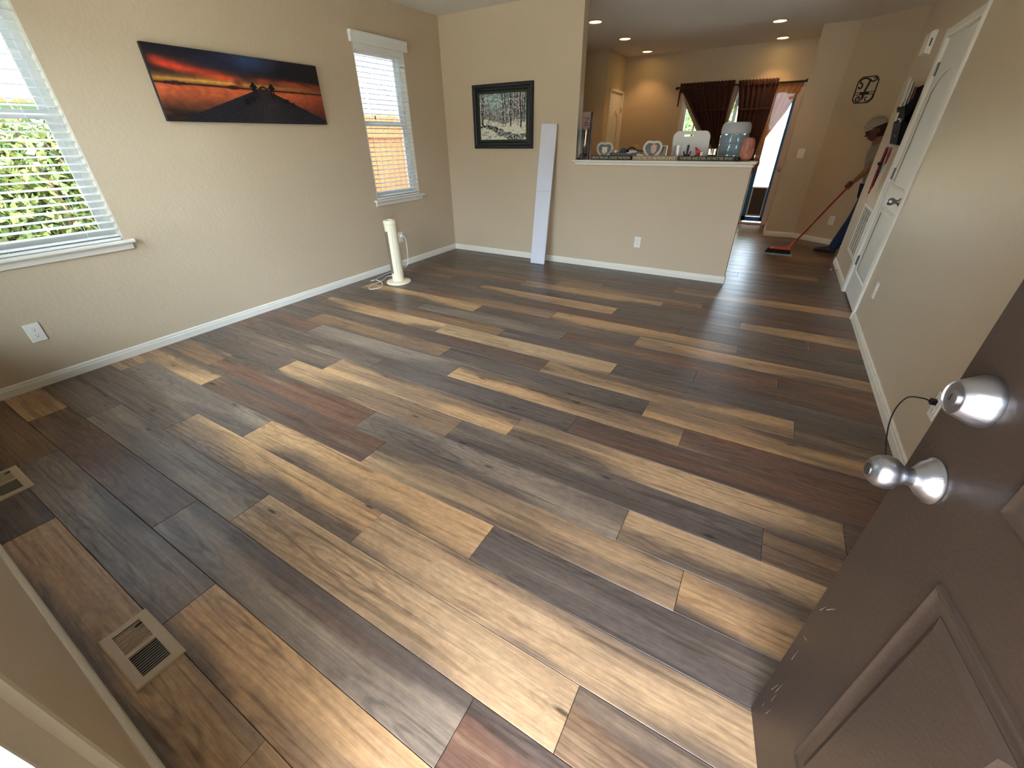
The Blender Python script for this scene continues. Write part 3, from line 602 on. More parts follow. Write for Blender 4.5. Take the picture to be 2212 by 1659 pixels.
# ------------------------------------------------------------------ tower fan
fan = empty('tower_fan', (-3.5, 3.35, 0), 'cream tower fan with a round base standing by the left wall', 'fan')
mat('fan_cream', (232, 222, 192), .4); mat('fan_grille', (84, 78, 68), .6)
MB().lathe([(.135, 0), (.138, .006), (.134, .016), (.10, .024), (.05, .028)], 40).build('base', 'fan_cream', fan, smooth=True)
MB().lathe([(.066, .026), (.067, .05), (.067, .625), (.067, .63)], 36).build('body', 'fan_cream', fan, smooth=True)
MB().lathe([(.069, .632), (.070, .64), (.070, .662), (.064, .672), (.02, .676)], 36).build('cap', 'fan_cream', fan, smooth=True)
MB().box(-.02, .045, -.012, .012, .674, .682).build('handle', 'fan_cream', fan, bev=.003)
gd = math.atan2(-1, -.28)    # grille looks along -y side
mb = MB(); n = 8
for k in range(30):
    z = .115+k*.0152
    for i in range(n):
        a0 = gd-.42+i*.105; mb.add([(.0675*math.cos(a), .0675*math.sin(a), zz) for a in (a0, a0+.105) for zz in (z, z+.006)], [(0, 1, 3, 2)])
mb.build('grille_bars', mat('grille_bar', (150, 140, 118), .5), fan)
mb = MB()
for i in range(n):
    a0 = gd-.43+i*.1075; mb.add([(.0672*math.cos(a), .0672*math.sin(a), zz) for a in (a0, a0+.1075) for zz in (.11, .565)], [(0, 1, 3, 2)])
mb.build('grille_opening', 'fan_grille', fan)
a0 = gd+1.0; MB().tube([(.0685*math.cos(a0), .0685*math.sin(a0), .04), (.0685*math.cos(a0), .0685*math.sin(a0), .61)], .0025, 6).build('seam_trim', 'fan_cream', fan)
cordp = [(-.06, .09, .05), (-.18, .16, .006), (-.276, .10, .005), (-.20, -.06, .005), (-.17, -.27, .005), (-.08, -.36, .005), (-.03, -.24, .005), (-.17, -.11, .009), (-.30, -.06, .006), (-.36, .2, .005), (-.37, .42, .006), (-.345, .51, .03), (-.335, .535, .12), (-.335, .545, .27), (-.35, .55, .36), (-.39, .565, .375), (-.42, .575, .374)]
pc = MB().tube(smooth_path(cordp, 7), .0038, 7).build('power_cord', 'plate_white', fan, smooth=True)
MB().box(-.445, -.415, .562, .592, .36, .39).build('plug', 'plate_white', pc, bev=.004)
MB().box(-.315, -.285, -.14, -.08, .005, .0065).build('warning_tag', 'plate_white', pc)
# ------------------------------------------------------------------ right wall things
gr = empty('return_air_grille', None, 'white return air grille low on the wall past the closet door', 'vent', M=frame((XR, 6.02, .28), (0, -1, 0), (0, 0, 1), (-1, 0, 0)))
gw, gh = .545, .495
MB().mould([(0, 0), (gw, 0), (gw, gh), (0, gh)], [(0, 0), (.002, .006), (.012, .009), (.030, .008), (.034, .001)]).build('frame', 'white_trim', gr)
MB().box(.03, gw-.03, .03, gh-.03, .0006, .0012).build('duct_shadow', 'slot_dark', gr)
fin = None
for i in range(26):
    z = .040+i*.0166
    if fin is None: fin = MB().box(.033, gw-.033, -.0028, .0028, .0018, .0040).build('louver', 'white_trim', gr); f2 = fin
    else: f2 = bpy.data.objects.new('louver', fin.data); C.objects.link(f2); f2.parent = gr
    f2.location = (0, z, 0)
mb = MB(); [mb.box(gw*k/4-.004, gw*k/4+.004, .033, gh-.033, .002, .0052) for k in (1, 2, 3)]; mb.build('stiffeners', 'white_trim', gr)
ch = empty('door_chime', None, 'white door chime box high on the right wall above the mail holder', 'chime', M=frame((XR, 6.03, 2.0), (0, -1, 0), (0, 0, 1), (-1, 0, 0)))
MB().prism([(0, .0), (.048, .012), (.048, .158), (.030, .17), (0, .17)], 0, .20, frame((0, 0, 0), (0, 0, 1), (0, 1, 0), (1, 0, 0))).build('housing', 'plate_white', ch, bev=.003)
MB().box(.196, .2015, .060, .115, .020, .030).build('sound_slot', 'slot_dark', ch)
mh = empty('mail_organizer', None, 'dark navy two-pocket mail organizer holding papers beside the closet door', 'organizer', M=frame((XR, 5.80, 1.31), (0, -1, 0), (0, 0, 1), (-1, 0, 0)))
mat('navy', (15, 18, 24), .8, spec=.2)
MB().box(0, .375, 0, .445, 0, .008).build('back_panel', 'navy', mh)
for z0, z1, dpt in ((.01, .18, .066), (.18, .30, .085)):
    p = MB().prism([(.008, z0), (dpt*.55, z0), (dpt, z1), (dpt-.006, z1), (dpt*.55-.004, z0+.008), (.008, z0+.008)], 0, .375, frame((0, 0, 0), (0, 0, 1), (0, 1, 0), (1, 0, 0))).build('pocket', 'navy', mh)
    for u in (0, .371): MB().prism([(.008, z0), (dpt*.55, z0), (dpt, z1), (.012, z1+.10)], u, u+.004, frame((0, 0, 0), (0, 0, 1), (0, 1, 0), (1, 0, 0))).build('side_panel', 'navy', p)
hk = MB()
for i in range(4): u = .05+i*.085; hk.tube([(u, .02, .03), (u, -.012, .032), (u, -.020, .042), (u, -.012, .052)], .0025, 6)
hk.build('key_hooks', 'nickel', mh)
mat('paper', (222, 218, 208), .8); mat('paper_red', (120, 50, 50), .8); mat('paper_grey', (150, 146, 142), .8)
for i, (u, z, h_, tl, m_, lb) in enumerate([(.06, .31, .235, .02, 'paper', 'tall white envelope leaning out of the upper mail pocket'), (.13, .315, .20, .045, 'paper', 'white folded letter standing in the upper mail pocket'), (.20, .315, .19, .010, 'paper_grey', 'grey leaflet standing in the upper mail pocket'), (.27, .30, .17, .0, 'paper_red', 'dark red booklet standing in the upper mail pocket'), (.24, .19, .12, .01, 'paper_grey', 'grey card standing in the lower mail pocket')]):
    e = empty('mail_paper', None, lb, 'paper', 'papers in the mail organizer', M=frame((XR-(.066, .054, .042, .030, .045)[i], 5.80-u, 1.31+z-.115), (0, -1, 0), (0, 0, 1), (-1, 0, 0)) @ Matrix.Rotation(R_(3), 4, 'X') @ Matrix.Rotation(R_(-6+4*i), 4, 'Z'))
    MB().box(-.05, .05, 0, h_+.09, 0, .003).build('sheet', m_, e)
mat('lanyard_red', (160, 38, 52), .7, var=.3, vscale=60); mat('strap_black', (24, 22, 24), .7); mat('strap_grey', (150, 140, 128), .7)
def lanyard(u, x, z0, z1, m_, r, label, extra=None):
    e = empty('key_lanyard', (x, 5.80-u, z0), label, 'lanyard', 'lanyards hanging from the mail organizer')
    mb = MB(); n = 22
    for s in (-1, 1): mb.tube([(s*.006*math.sin(i/n*PI), s*.010*math.sin(i/n*PI), (z1-z0)*i/n) for i in range(n+1)], [r*(1+.25*(i % 2)) for i in range(n+1)], 6)
    mb.build('cord', m_, e, smooth=True)
    k = MB().tube([(0, .012*math.cos(2*PI*i/14), (z1-z0)-.012+.012*math.sin(2*PI*i/14)) for i in range(14)], .0016, 5, True).build('key_ring', 'nickel', e)
    MB().box(-.002, .002, -.009, .009, (z1-z0)-.075, (z1-z0)-.024).build('key', 'nickel', e, bev=.001)
    if extra: MB().sphere((-.006, 0, -.14), .018, 10, 8).build('charm', extra, e)
lanyard(.05, .803, 1.292, .88, 'lanyard_red', .006, 'braided red key lanyard hanging lowest under the mail organizer', 'strap_black')
lanyard(.135, .803, 1.292, .95, 'strap_black', .004, 'black strap key lanyard with a dark charm under the mail organizer', 'strap_black')
lanyard(.22, .803, 1.292, 1.08, 'strap_grey', .003, 'pale grey key lanyard nearest the closet door')
lanyard(.305, .803, 1.292, 1.16, 'lanyard_red', .005, 'short red key lanyard nearest the closet door casing')
ds = empty('door_stop', (XR-.012, 6.05, .04), 'white tipped spring door stop on the baseboard of the right wall', 'door stop')
MB().tube([(-.004*0, 0, 0), (-.065, 0, 0)], .004, 8).build('spring', 'dark_nickel', ds); MB().lathe([(.007, 0), (.0075, .008), (.005, .012)], 10, frame((-.063, 0, 0), (0, 1, 0), (0, 0, 1), (-1, 0, 0))).build('tip', 'plate_white', ds)
# ------------------------------------------------------------------ monogram plaque
mo = empty('monogram_plaque', None, 'black wrought metal letter plaque on the angled hall wall', 'wall decor', M=angM(.209, 1.75))
pw, ph_ = .25, .29
def cut(x0, x1, z0, z1, c): return [(x0+c, z0), (x1-c, z0), (x1-c*.4, z0+c*.4), (x1, z0+c), (x1, z1-c), (x1-c*.4, z1-c*.4), (x1-c, z1), (x0+c, z1), (x0+c*.4, z1-c*.4), (x0, z1-c), (x0, z0+c), (x0+c*.4, z0+c*.4)]
MB().mould(cut(0, pw, 0, ph_, .05), [(0, .004), (0, .010), (.011, .010), (.011, .004), (0, .004)]).build('border', 'black_metal', mo)
mb = MB()
mb.prism([(.005, .118), (pw-.005, .118), (pw-.005, .125), (.005, .125)], .005, .009); mb.prism([(.005, .093), (pw-.005, .093), (pw-.005, .100), (.005, .100)], .005, .009); mb.prism([(.07, .097), (.18, .097), (.18, .121), (.07, .121)], .006, .008); mb.build('name_bar', 'black_metal', mo)
t3 = lambda pts: [(a, b, .007) for a, b in pts]
stem = smooth_path(t3([(.145, .255), (.138, .20), (.125, .15), (.12, .09), (.115, .05), (.085, .02), (.05, .03), (.045, .06), (.07, .075), (.085, .055), (.075, .045)]), 6)
mb = MB(); mb.tube(stem, [.0115 if i < 24 else .0065 for i in range(len(stem))], 7)
mb.tube(smooth_path(t3([(.03, .185), (.045, .165), (.07, .18), (.06, .215), (.035, .225), (.03, .25), (.07, .272), (.12, .262), (.165, .235), (.20, .235), (.222, .255), (.205, .275), (.185, .262)]), 6), .0075, 7)
mb.tube(smooth_path(t3([(.235, .09), (.23, .05), (.19, .02), (.16, .035), (.155, .06), (.175, .065)]), 6), .005, 7); mb.build('letter', 'black_metal', mo, smooth=True)
# ------------------------------------------------------------------ recessed lights
mat('bulb_glow', (255, 205, 120), .5, emit=(255, 214, 130), estr=7); mat('ring_white', (205, 190, 170), .5)
for i, (x, y, lb) in enumerate([(-2.49, 6.32, 'recessed ceiling light nearest the end of the full height wall'), (-2.49, 7.54, 'middle recessed ceiling light of the left kitchen row'), (-2.49, 8.78, 'recessed ceiling light nearest the pantry door corner'), (-.51, 6.37, 'recessed ceiling light of the right row cut by the top image edge'), (-.51, 7.59, 'middle recessed ceiling light of the right kitchen row'), (-.50, 8.82, 'recessed ceiling light above the patio door end of the curtain rod')]):
    e = empty('recessed_light', (x, y, ZC), lb, 'ceiling light', 'recessed kitchen ceiling lights')
    MB().lathe([(.094, -.001), (.094, -.006), (.078, -.010), (.074, -.004), (.074, -.001)], 28).build('trim_ring', 'ring_white', e, smooth=True)
    MB().lathe([(.073, -.0045), (.05, -.006), (.01, -.007)], 24).build('bulb', 'bulb_glow', e, smooth=True)
    l = bpy.data.lights.new('can_light', 'SPOT'); l.energy = 6.0; l.color = (1, .56, .24); l.spot_size = R_(104); l.spot_blend = .55; l.shadow_soft_size = .06
    lo = bpy.data.objects.new('can_light', l); C.objects.link(lo); lo.location = (0, 0, -.03); lo.parent = e
# ------------------------------------------------------------------ curtains
rod = empty('curtain_rod', (-.99, 9.05, 2.125), 'dark metal curtain rod over the patio door', 'curtain rod')
MB().tube([(-.95, 0, .008), (.955, 0, -.006)], .011, 12).build('pole', 'black_metal', rod, smooth=True)
for s in (-1, 1):
    MB().sphere((s*.965, 0, 0), .024, 12, 8).sphere((s*.985, 0, 0), .014, 10, 6).build('finial', 'black_metal', rod, smooth=True)
    MB().tube([(s*.90, 0, 0), (s*.90, .095, -.03)], .007, 8).box(s*.90-.02, s*.90+.02, .092, .098, -.06, .01).build('bracket', 'black_metal', rod)
def drape(parent, name, top, bot, y, m_, folds, amp, nx=60, nz=26, pinch=0, hole=None):
    """cloth between polyline edges: left/right given as [(z, x)] lists"""
    L_, R2 = top, bot; zs = np.linspace(L_[0][0], L_[-1][0], nz); vs = []; fs = []
    for j, z in enumerate(zs):
        xl = np.interp(-z, [-a for a, b in L_], [b for a, b in L_]); xr = np.interp(-z, [-a for a, b in R2], [b for a, b in R2])
        for i in range(nx):
            t = i/(nx-1); f = math.sin(t*folds*2*PI+.5*math.sin(3*t+j*.12)); d = amp*(f+.35*math.sin(t*folds*4.3*PI+j*.1))*(.6 if j < 2 else 1)
            vs.append((xl+(xr-xl)*t, y+d, z+(.006*math.sin(t*folds*2*PI) if j == 0 else 0)))
    for j in range(nz-1):
        for i in range(nx-1): fs.append((j*nx+i, j*nx+i+1, (j+1)*nx+i+1, (j+1)*nx+i))
    o = MB().add(vs, fs).build(name, m_, parent, smooth=True, angle=180)
    so_ = o.modifiers.new('thickness', 'SOLIDIFY'); so_.thickness = .002; return o
mat('burgundy', (54, 17, 17), .75, var=.25, vscale=30, sheen=.15); mat('burgundy_trim', (70, 30, 26), .7)
m = mat('sheer', (176, 136, 98), .8); N = m.node_tree.nodes; b = N['Principled BSDF']; tr = N.new('ShaderNodeBsdfTranslucent'); tr.inputs[0].default_value = (*lin(170, 124, 84), 1); tp = N.new('ShaderNodeBsdfTransparent'); x1 = N.new('ShaderNodeMixShader'); x1.inputs[0].default_value = .45; x2 = N.new('ShaderNodeMixShader'); x2.inputs[0].default_value = .10
LL = m.node_tree.links; LL.new(b.outputs[0], x1.inputs[1]); LL.new(tr.outputs[0], x1.inputs[2]); LL.new(x1.outputs[0], x2.inputs[1]); LL.new(tp.outputs[0], x2.inputs[2]); LL.new(x2.outputs[0], N['Material Output'].inputs['Surface'])
c1 = empty('window_curtain', (0, 0, 0), 'burgundy curtain panel swept to a point, left of the pair', 'curtain', 'burgundy curtain panels')
drape(c1, 'cloth', [(2.175, -1.90), (2.09, -1.875), (1.96, -1.77), (1.53, -1.456), (1.2, -1.16), (1.02, -1.10)], [(2.165, -1.045), (1.77, -1.064), (1.2, -1.075), (1.02, -1.085)], 9.035, 'burgundy', 9, .012)
drape(c1, 'pocket_hem', [(2.19, -1.91), (2.10, -1.90)], [(2.18, -1.04), (2.09, -1.045)], 9.028, 'burgundy', 16, .008, 80, 4)
drape(c1, 'trim_band', [(1.80, -1.64), (1.775, -1.62)], [(1.79, -1.065), (1.765, -1.066)], 9.018, 'burgundy_trim', 9, .012, 60, 3)
drape(c1, 'side_strip', [(2.15, -1.915), (1.86, -1.915)], [(2.15, -1.875), (1.86, -1.895)], 9.045, 'burgundy', 1, .006, 8, 6)
c2 = empty('window_curtain', (0, 0, 0), 'burgundy curtain panel nearer the patio door stile, right of the pair', 'curtain', 'burgundy curtain panels')
drape(c2, 'cloth', [(2.165, -.985), (1.77, -.91), (1.3, -.86), (.9, -.62)], [(2.16, -.415), (1.77, -.427), (1.1, -.49), (.9, -.47)], 9.035, 'burgundy', 7, .012)
drape(c2, 'pocket_hem', [(2.18, -.99), (2.09, -.985)], [(2.175, -.412), (2.085, -.415)], 9.028, 'burgundy', 12, .008, 60, 4)
drape(c2, 'trim_band', [(1.79, -.915), (1.765, -.91)], [(1.785, -.425), (1.76, -.427)], 9.018, 'burgundy_trim', 7, .012, 50, 3)
c3 = empty('sheer_curtain', (0, 0, 0), 'peach sheer curtain swept aside and knotted by the patio door', 'curtain', 'sheer curtains on the rod')
drape(c3, 'cloth', [(2.13, -.60), (1.7, -.58), (1.25, -.56), (1.09, -.47)], [(2.12, -.06), (2.05, -.08), (1.74, -.19), (1.36, -.40), (1.09, -.415)], 9.065, 'sheer', 7, .006)
MB().sphere((-.44, 9.05, 1.08), .045, 12, 8, (1, .7, 1)).build('knot', mat('sheer_knot', (150, 118, 100), .8), c3, smooth=True)
drape(c3, 'tail', [(1.07, -.50), (.98, -.52), (.83, -.49)], [(1.07, -.40), (.98, -.38), (.83, -.44)], 9.05, 'sheer_knot', 3, .012, 24, 10)
mat('sheer_pale', (176, 160, 148), .85)
c4 = empty('sheer_curtain', (0, 0, 0), 'peach sheer curtain hanging behind the left burgundy panel', 'curtain', 'sheer curtains on the rod')
drape(c4, 'cloth', [(2.13, -1.86), (1.90, -1.80), (1.5, -1.52), (1.05, -1.16)], [(2.13, -.97), (1.9, -.985), (1.5, -1.04), (1.05, -1.08)], 9.07, 'sheer_pale', 8, .008)
# ------------------------------------------------------------------ kitchen counter behind the half wall
ct = empty('kitchen_cabinet', (-1.05, 5.45, 0), 'wooden base cabinet behind the half wall', 'cabinet')
MB().box(-.95, .70, -.28, .27, .08, .88).box(-.95, .70, -.25, .20, 0, .08).build('body', mat('cabinet_wood', (120, 84, 56), .5, var=.15, vscale=6), ct)
for k in range(3): dd_ = MB().box(-.94+k*.545, -.94+k*.545+.53, .27, .29, .10, .86).build('door', 'cabinet_wood', ct, bev=.003); MB().tube([(-.94+k*.545+.47, .30, .6), (-.94+k*.545+.47, .30, .72)], .005, 6).build('handle', 'nickel', dd_)
tag(MB().box(-2.04, -.30, 5.155, 5.76, .88, .91).build('countertop', mat('laminate', (150, 140, 128), .35, var=.15, vscale=60), bev=.004), 'speckled countertop on the cabinet behind the half wall', 'countertop')
# ------------------------------------------------------------------ things seen over the ledge
ZL = 1.188
cr = empty('water_dispenser', (-.52, 5.42, .91), 'white ceramic water crock under the big water bottle', 'dispenser')
MB().lathe([(.12, 0), (.135, .02), (.138, .16), (.13, .20), (.10, .21)], 28).build('crock', mat('ceramic', (222, 220, 214), .3), cr, smooth=True); MB().tube([(0, .13, .05), (0, .17, .05), (0, .17, .03)], .008, 8).build('tap', 'nickel', cr)
jg = empty('water_bottle', (-.52, 5.42, 1.121), 'large ribbed clear plastic water bottle standing upside down', 'bottle')
m = mat('jug_plastic', (196, 218, 230), .08, trans=.55, ior=1.15)
MB().lathe([(.03, 0), (.05, .015), (.115, .05), (.130, .075), (.133, .10), (.130, .112), (.126, .118), (.130, .124), (.134, .14), (.134, .19), (.131, .205), (.127, .211), (.131, .217), (.135, .23), (.135, .28), (.129, .292), (.134, .304), (.136, .34), (.132, .375), (.115, .398), (.06, .392), (.02, .388)], 36).build('shell', 'jug_plastic', jg, smooth=True, angle=60)
MB().lathe([(.02, .01), (.10, .05), (.121, .09), (.122, .29), (.02, .291)], 28).build('water', mat('water', (186, 214, 230), .05, trans=.5, ior=1.33), jg, smooth=True)
MB().lathe([(.1345, .302), (.1375, .34), (.1335, .376), (.117, .3995), (.06, .3945), (.01, .3935)], 36).build('frosted_base', mat('frost', (206, 212, 220), .6, trans=.25), jg, smooth=True)
cbd = empty('cutting_board', None, 'white plastic cutting board with a slot handle behind the ledge', 'cutting board', M=frame((-.925, 5.36, .91), (1, 0, 0), (0, -.06, .998), (0, -.998, -.06)))
out = rrect(-.185, .185, .001, .545, .06, 6); inn = rrect(-.075, .02, .492, .512, .0099, 6)
MB().ring(out, inn, 0, .012).build('board', mat('hdpe', (220, 220, 218), .45, spec=.5), cbd)
# word blocks
mat('block_black', (28, 28, 22), .6); mat('block_tan', (138, 122, 98), .7); mat('letter_cream', (196, 186, 140), .6); mat('letter_pale', (226, 212, 180), .6)
def block(x0, x1, s, mb_, ml, label, size, zt=.044):
    e = empty('word_block', (( x0+x1)/2, 5.035, ZL), label, 'sign', 'word blocks along the ledge'); wd = x1-x0
    MB().box(-wd/2, wd/2, -.012, .018, 0, zt).build('block', mb_, e, bev=.002)
    me = text_mesh(s, size, .0006); xs = [v.co.x for v in me.vertices]; k = (wd*.93)/(max(xs)-min(xs)); cx = (max(xs)+min(xs))/2
    me.transform(Matrix.Translation((0, -.0128, zt*.5)) @ Matrix.Rotation(PI/2, 4, 'X') @ Matrix.Diagonal((k, 1, 1, 1)) @ Matrix.Translation((-cx, 0, 0)))
    mk('lettering', me, ml, e); return e
block(-1.920, -1.458, 'LIVE BY THE SUN  LOVE BY THE MOON', 'block_black', 'letter_cream', 'black word block reading live by the sun love by the moon', .036)
block(-1.445, -.975, 'I LOVE YOU TO THE MOON & BACK', 'block_tan', 'letter_pale', 'tan word block in the middle of the ledge', .040)
bk = block(-.965, -.430, 'FOREVER AND EVER, NO MATTER WHAT', 'block_black', 'letter_cream', 'black word block reading forever and ever no matter what', .036)
# vase, carton, frames
va = empty('glass_vase', (-2.045, 5.06, ZL), 'tall clear square glass vase at the column end of the ledge', 'vase')
def sq(a): return [(-a, -a), (a, -a), (a, a), (-a, a)]
mb = MB(); vs = []
prof = [(.036, 0), (.050, .30), (.046, .30), (.032, .02)]
for a, z in prof: vs += [(x, y, z) for x, y in sq(a)]
mb.add(vs, [(k*4+i, k*4+(i+1) % 4, k*4+4+(i+1) % 4, k*4+4+i) for k in range(3) for i in range(4)]+[(3, 2, 1, 0), (12, 13, 14, 15)]); mb.build('vessel', 'glass', va)
MB().lathe([(.028, .004), (.030, .02), (.026, .045), (.006, .06), (.004, .22), (.002, .26)], 16).build('candle_stem', mat('clear_frost', (214, 218, 226), .3, trans=.5), va, smooth=True)
cn = empty('bottle_carton', (-2.03, 5.135, ZL), 'tall narrow printed carton behind the glass vase', 'carton')
MB().box(-.055, .038, -.02, .03, 0, .46).build('carton', mat('carton', (140, 112, 104), .6, var=.5, vscale=45), cn); MB().box(.038, .052, -.012, .03, 0, .46).build('dark_side', mat('carton_dark', (38, 22, 20), .6), cn)
me = text_mesh('IN', .085, .0006); me.transform(Matrix.Translation((0, -.0207, .37)) @ Matrix.Rotation(PI/2, 4, 'X') @ Matrix.Rotation(PI/2, 4, 'Z')); mk('lettering', me, mat('print_dark', (70, 34, 30), .6), cn)
MB().box(-.02, .02, -.0212, -.02, .20, .29).box(-.035, .03, -.0212, -.02, .03, .06).build('emblem', 'print_dark', cn)
def heart(s, n=40):
    pts = []
    for i in range(n):
        t = 2*PI*i/n; hx = math.sin(t)**3; hy = (13*math.cos(t)-5*math.cos(2*t)-2*math.cos(3*t)-math.cos(4*t)+17)/29; x = .5*hx+.5*math.sin(t); y = .45*hy+.55*(.5+.5*math.cos(t)); pts.append((x*s*.5, y*s*.97))
    return list(reversed(pts))
def heart_frame(x, y, s, label, m_, photo):
    e = empty('heart_frame', None, label, 'photo frame', 'heart frames on the ledge', M=frame((x, y, ZL), (1, 0, 0), (0, .12, .993), (0, -.993, .12)))
    p = heart(s); MB().mould(p, [(0, 0), (.0, .012), (.008, .018), (.018, .014), (.024, .008), (.024, 0)]).build('rim', m_, e, smooth=True, angle=40)
    MB().prism([(a*.8, .1*s+b*.8) for a, b in p], .001, .006).build('photo_back', mat('photo_grey', (78, 84, 78), .4), e)
    if photo:
        MB().prism([(.012+a, b) for a, b in [(.030*math.cos(t), .105+.042*math.sin(t)) for t in [2*PI*i/20 for i in range(20)]]], .006, .0068).build('portrait_face', mat('photo_skin', (196, 148, 136), .4), e)
        MB().prism([(.012+a, b) for a, b in [(.034*math.cos(t), .128+.024*math.sin(t)) for t in [2*PI*i/16 for i in range(16)]]], .0058, .0066).build('portrait_hair', mat('photo_hair', (140, 124, 92), .4), e)
        for dx in (-.010, .012): MB().prism([(.012+dx+.0028*math.cos(t), .110+.0014*math.sin(t)) for t in [2*PI*i/10 for i in range(10)]], .0068, .0071).build('portrait_eye', mat('photo_eye', (96, 70, 60), .4), e)
        MB().prism([(.013+.006*math.cos(t), .084+.0014*math.sin(t)) for t in [2*PI*i/10 for i in range(10)]], .0068, .0071).build('portrait_mouth', mat('photo_lip', (160, 84, 84), .4), e)
    else:
        MB().prism([(-.03, .07), (.03, .07), (.03, .125), (-.03, .125)], .006, .0068).build('portrait', mat('photo_pale', (190, 184, 164), .4), e); MB().prism([(-.014, .055), (.014, .055), (.006, .085), (-.006, .085)], .0068, .0074).build('portrait_body', mat('photo_warm', (196, 160, 120), .4), e)
heart_frame(-1.792, 5.10, .195, 'clear glass heart photo frame left of the tray', mat('crystal', (226, 224, 214), .06, trans=.55), False)
heart_frame(-1.262, 5.10, .205, 'silver heart photo frame holding a portrait', mat('silver', (230, 226, 212), .2, metal=.35), True)
sf = empty('photo_frame', None, 'small silver rectangular photo frame behind the heart portrait', 'photo frame', M=frame((-1.150, 5.135, ZL), (1, 0, 0), (0, .1, .995), (0, -.995, .1)))
MB().mould([(-.035, 0), (.035, 0), (.035, .135), (-.035, .135)], [(0, 0), (0, .008), (.008, .010), (.010, .002)]).build('rim', 'silver', sf); MB().box(-.027, .027, .008, .127, .001, .003).build('photo', mat('photo_dim', (120, 112, 96), .4), sf)
ty = empty('wooden_tray', (-1.565, 5.115, ZL), 'dark red wooden tray on the ledge holding a blue ball', 'tray')
MB().box(-.14, .14, -.045, .045, 0, .012).build('bottom', mat('mahogany', (58, 18, 22), .4), ty)
mb = MB(); mb.box(-.15, .15, -.052, -.045, 0, .07).box(-.15, .15, .045, .052, 0, .07).box(-.15, -.14, -.045, .045, 0, .07).box(.14, .15, -.045, .045, 0, .07); mb.build('rim', 'mahogany', ty, bev=.002)
yb_ = empty('yarn_ball', (-1.575, 5.105, ZL+.012), 'blue ball lying in the red tray', 'ball'); MB().sphere((0, 0, .068), .036, 18, 12).sphere((0, 0, .016), .016, 12, 8).build('ball', mat('teal_blue', (32, 70, 96), .7, bump=.3, bscale=300), yb_, smooth=True)
wb = empty('white_knob', (-1.66, 5.105, ZL+.012), 'small white round knob in the red tray', 'knob'); MB().lathe([(.012, 0), (.010, .05), (.016, .062), (.014, .078), (.004, .084)], 14).build('knob', 'ceramic', wb, smooth=True)
hp = empty('cable_bundle', (-1.48, 5.10, ZL+.03), 'tangle of black and white cables spilling over the red tray', 'cable')
MB().tube(smooth_path([(-.05, 0, .05), (-.02, -.01, .085), (.02, .01, .08), (.04, 0, .055), (.06, -.01, .060), (.10, -.005, .058), (.125, .0, .05)], 6), [.014]*4+[.010]*33, 8).build('black_cable', 'black_rubber', hp, smooth=True)
MB().tube(smooth_path([(-.05, -.03, .04), (0, -.04, .04), (.03, -.035, .06), (.06, -.03, .05), (.02, -.03, .045), (-.02, -.035, .062)], 6), .0045, 6).build('white_cable', 'plate_white', hp, smooth=True); MB().tube(smooth_path([(.0, .01, .08), (.03, .02, .105), (.065, .02, .10), (.075, .015, .07)], 6), .0035, 6).build('thin_loop', mat('peach_cord', (200, 150, 110), .6), hp, smooth=True)
wbx = empty('soap_box', (-1.376, 5.085, ZL), 'low white box between the tray and the heart portrait', 'box'); MB().box(-.033, .03, -.03, .03, 0, .055).build('box', 'ceramic', wbx, bev=.004)
def tumbler(x, y, r, h_, label, fill=None):
    e = empty('glass_tumbler', (x, y, ZL), label, 'glass', 'glasses on the ledge')
    MB().lathe([(r*.85, 0), (r, h_), (r*.94, h_), (r*.8, .012), (.001, .012)], 24).build('vessel', 'glass', e, smooth=True, angle=40)
    if fill: MB().lathe([(r*.78, .013), (r*.85, h_*.5), (.001, h_*.5)], 20).build('contents', fill, e, smooth=True)
tumbler(-1.0, 5.115, .035, .138, 'tall clear glass standing in front of the cutting board', None)
tumbler(-.668, 5.115, .044, .105, 'short clear glass next to the big water bottle', mat('pale_green', (196, 206, 176), .5))
pl = empty('cactus_ornament', (-.905, 5.11, ZL), 'black cactus-like ornament in front of the cutting board', 'ornament')
MB().lathe([(.022, 0), (.034, .03), (.036, .045), (.020, .05)], 18).build('bowl', 'black_rubber', pl, smooth=True); MB().tube(smooth_path([(0, 0, .045), (.002, 0, .10), (.004, 0, .14)], 5), [.010]*5+[.011]*5+[.008], 9).build('stalk', 'black_rubber', pl, smooth=True)
for s in (-1, 1): MB().tube(smooth_path([(0, 0, .045), (s*.025, 0, .055), (s*.036, 0, .085)], 5), [.007]*6+[.006]*4+[.003], 7).build('arm', mat('dark_leaf', (52, 46, 40), .7), pl, smooth=True)
rd = empty('paper_crane', (-.80, 5.11, ZL), 'red folded bird ornament on a small grey stone', 'ornament')
MB().sphere((0, 0, .028), .030, 14, 9, (1.2, 1, .95)).build('stone', mat('stone_grey', (110, 92, 96), .7), rd, smooth=True)
MB().add([(-.035, -.01, .125), (-.028, .01, .12), (-.02, 0, .07), (.05, 0, .068), (.03, -.012, .055), (.0, .012, .055), (-.012, 0, .10)], [(0, 1, 2), (0, 2, 6), (1, 6, 2), (6, 3, 2), (2, 3, 4), (2, 4, 5), (2, 5, 3), (6, 1, 3), (3, 5, 4), (0, 6, 1)]).build('bird', mat('crane_red', (196, 34, 20), .5), rd)
cd_ = empty('candle', (-.757, 5.085, ZL), 'small white candle in front of the red bird ornament', 'candle'); MB().lathe([(.016, 0), (.017, .055), (.014, .075), (.004, .078)], 16).build('wax', mat('wax', (246, 240, 224), .5), cd_, smooth=True)
MB().tube([(0, 0, .077), (.001, 0, .086)], .0012, 5).build('wick', 'black_rubber', cd_)
ro = empty('black_stone', (-.425, 5.05, ZL), 'small black stone at the end of the long word block', 'stone'); MB().sphere((.012, -.02, .020), .022, 12, 8, (1, .8, .95)).build('stone', 'black_rubber', ro, smooth=True)
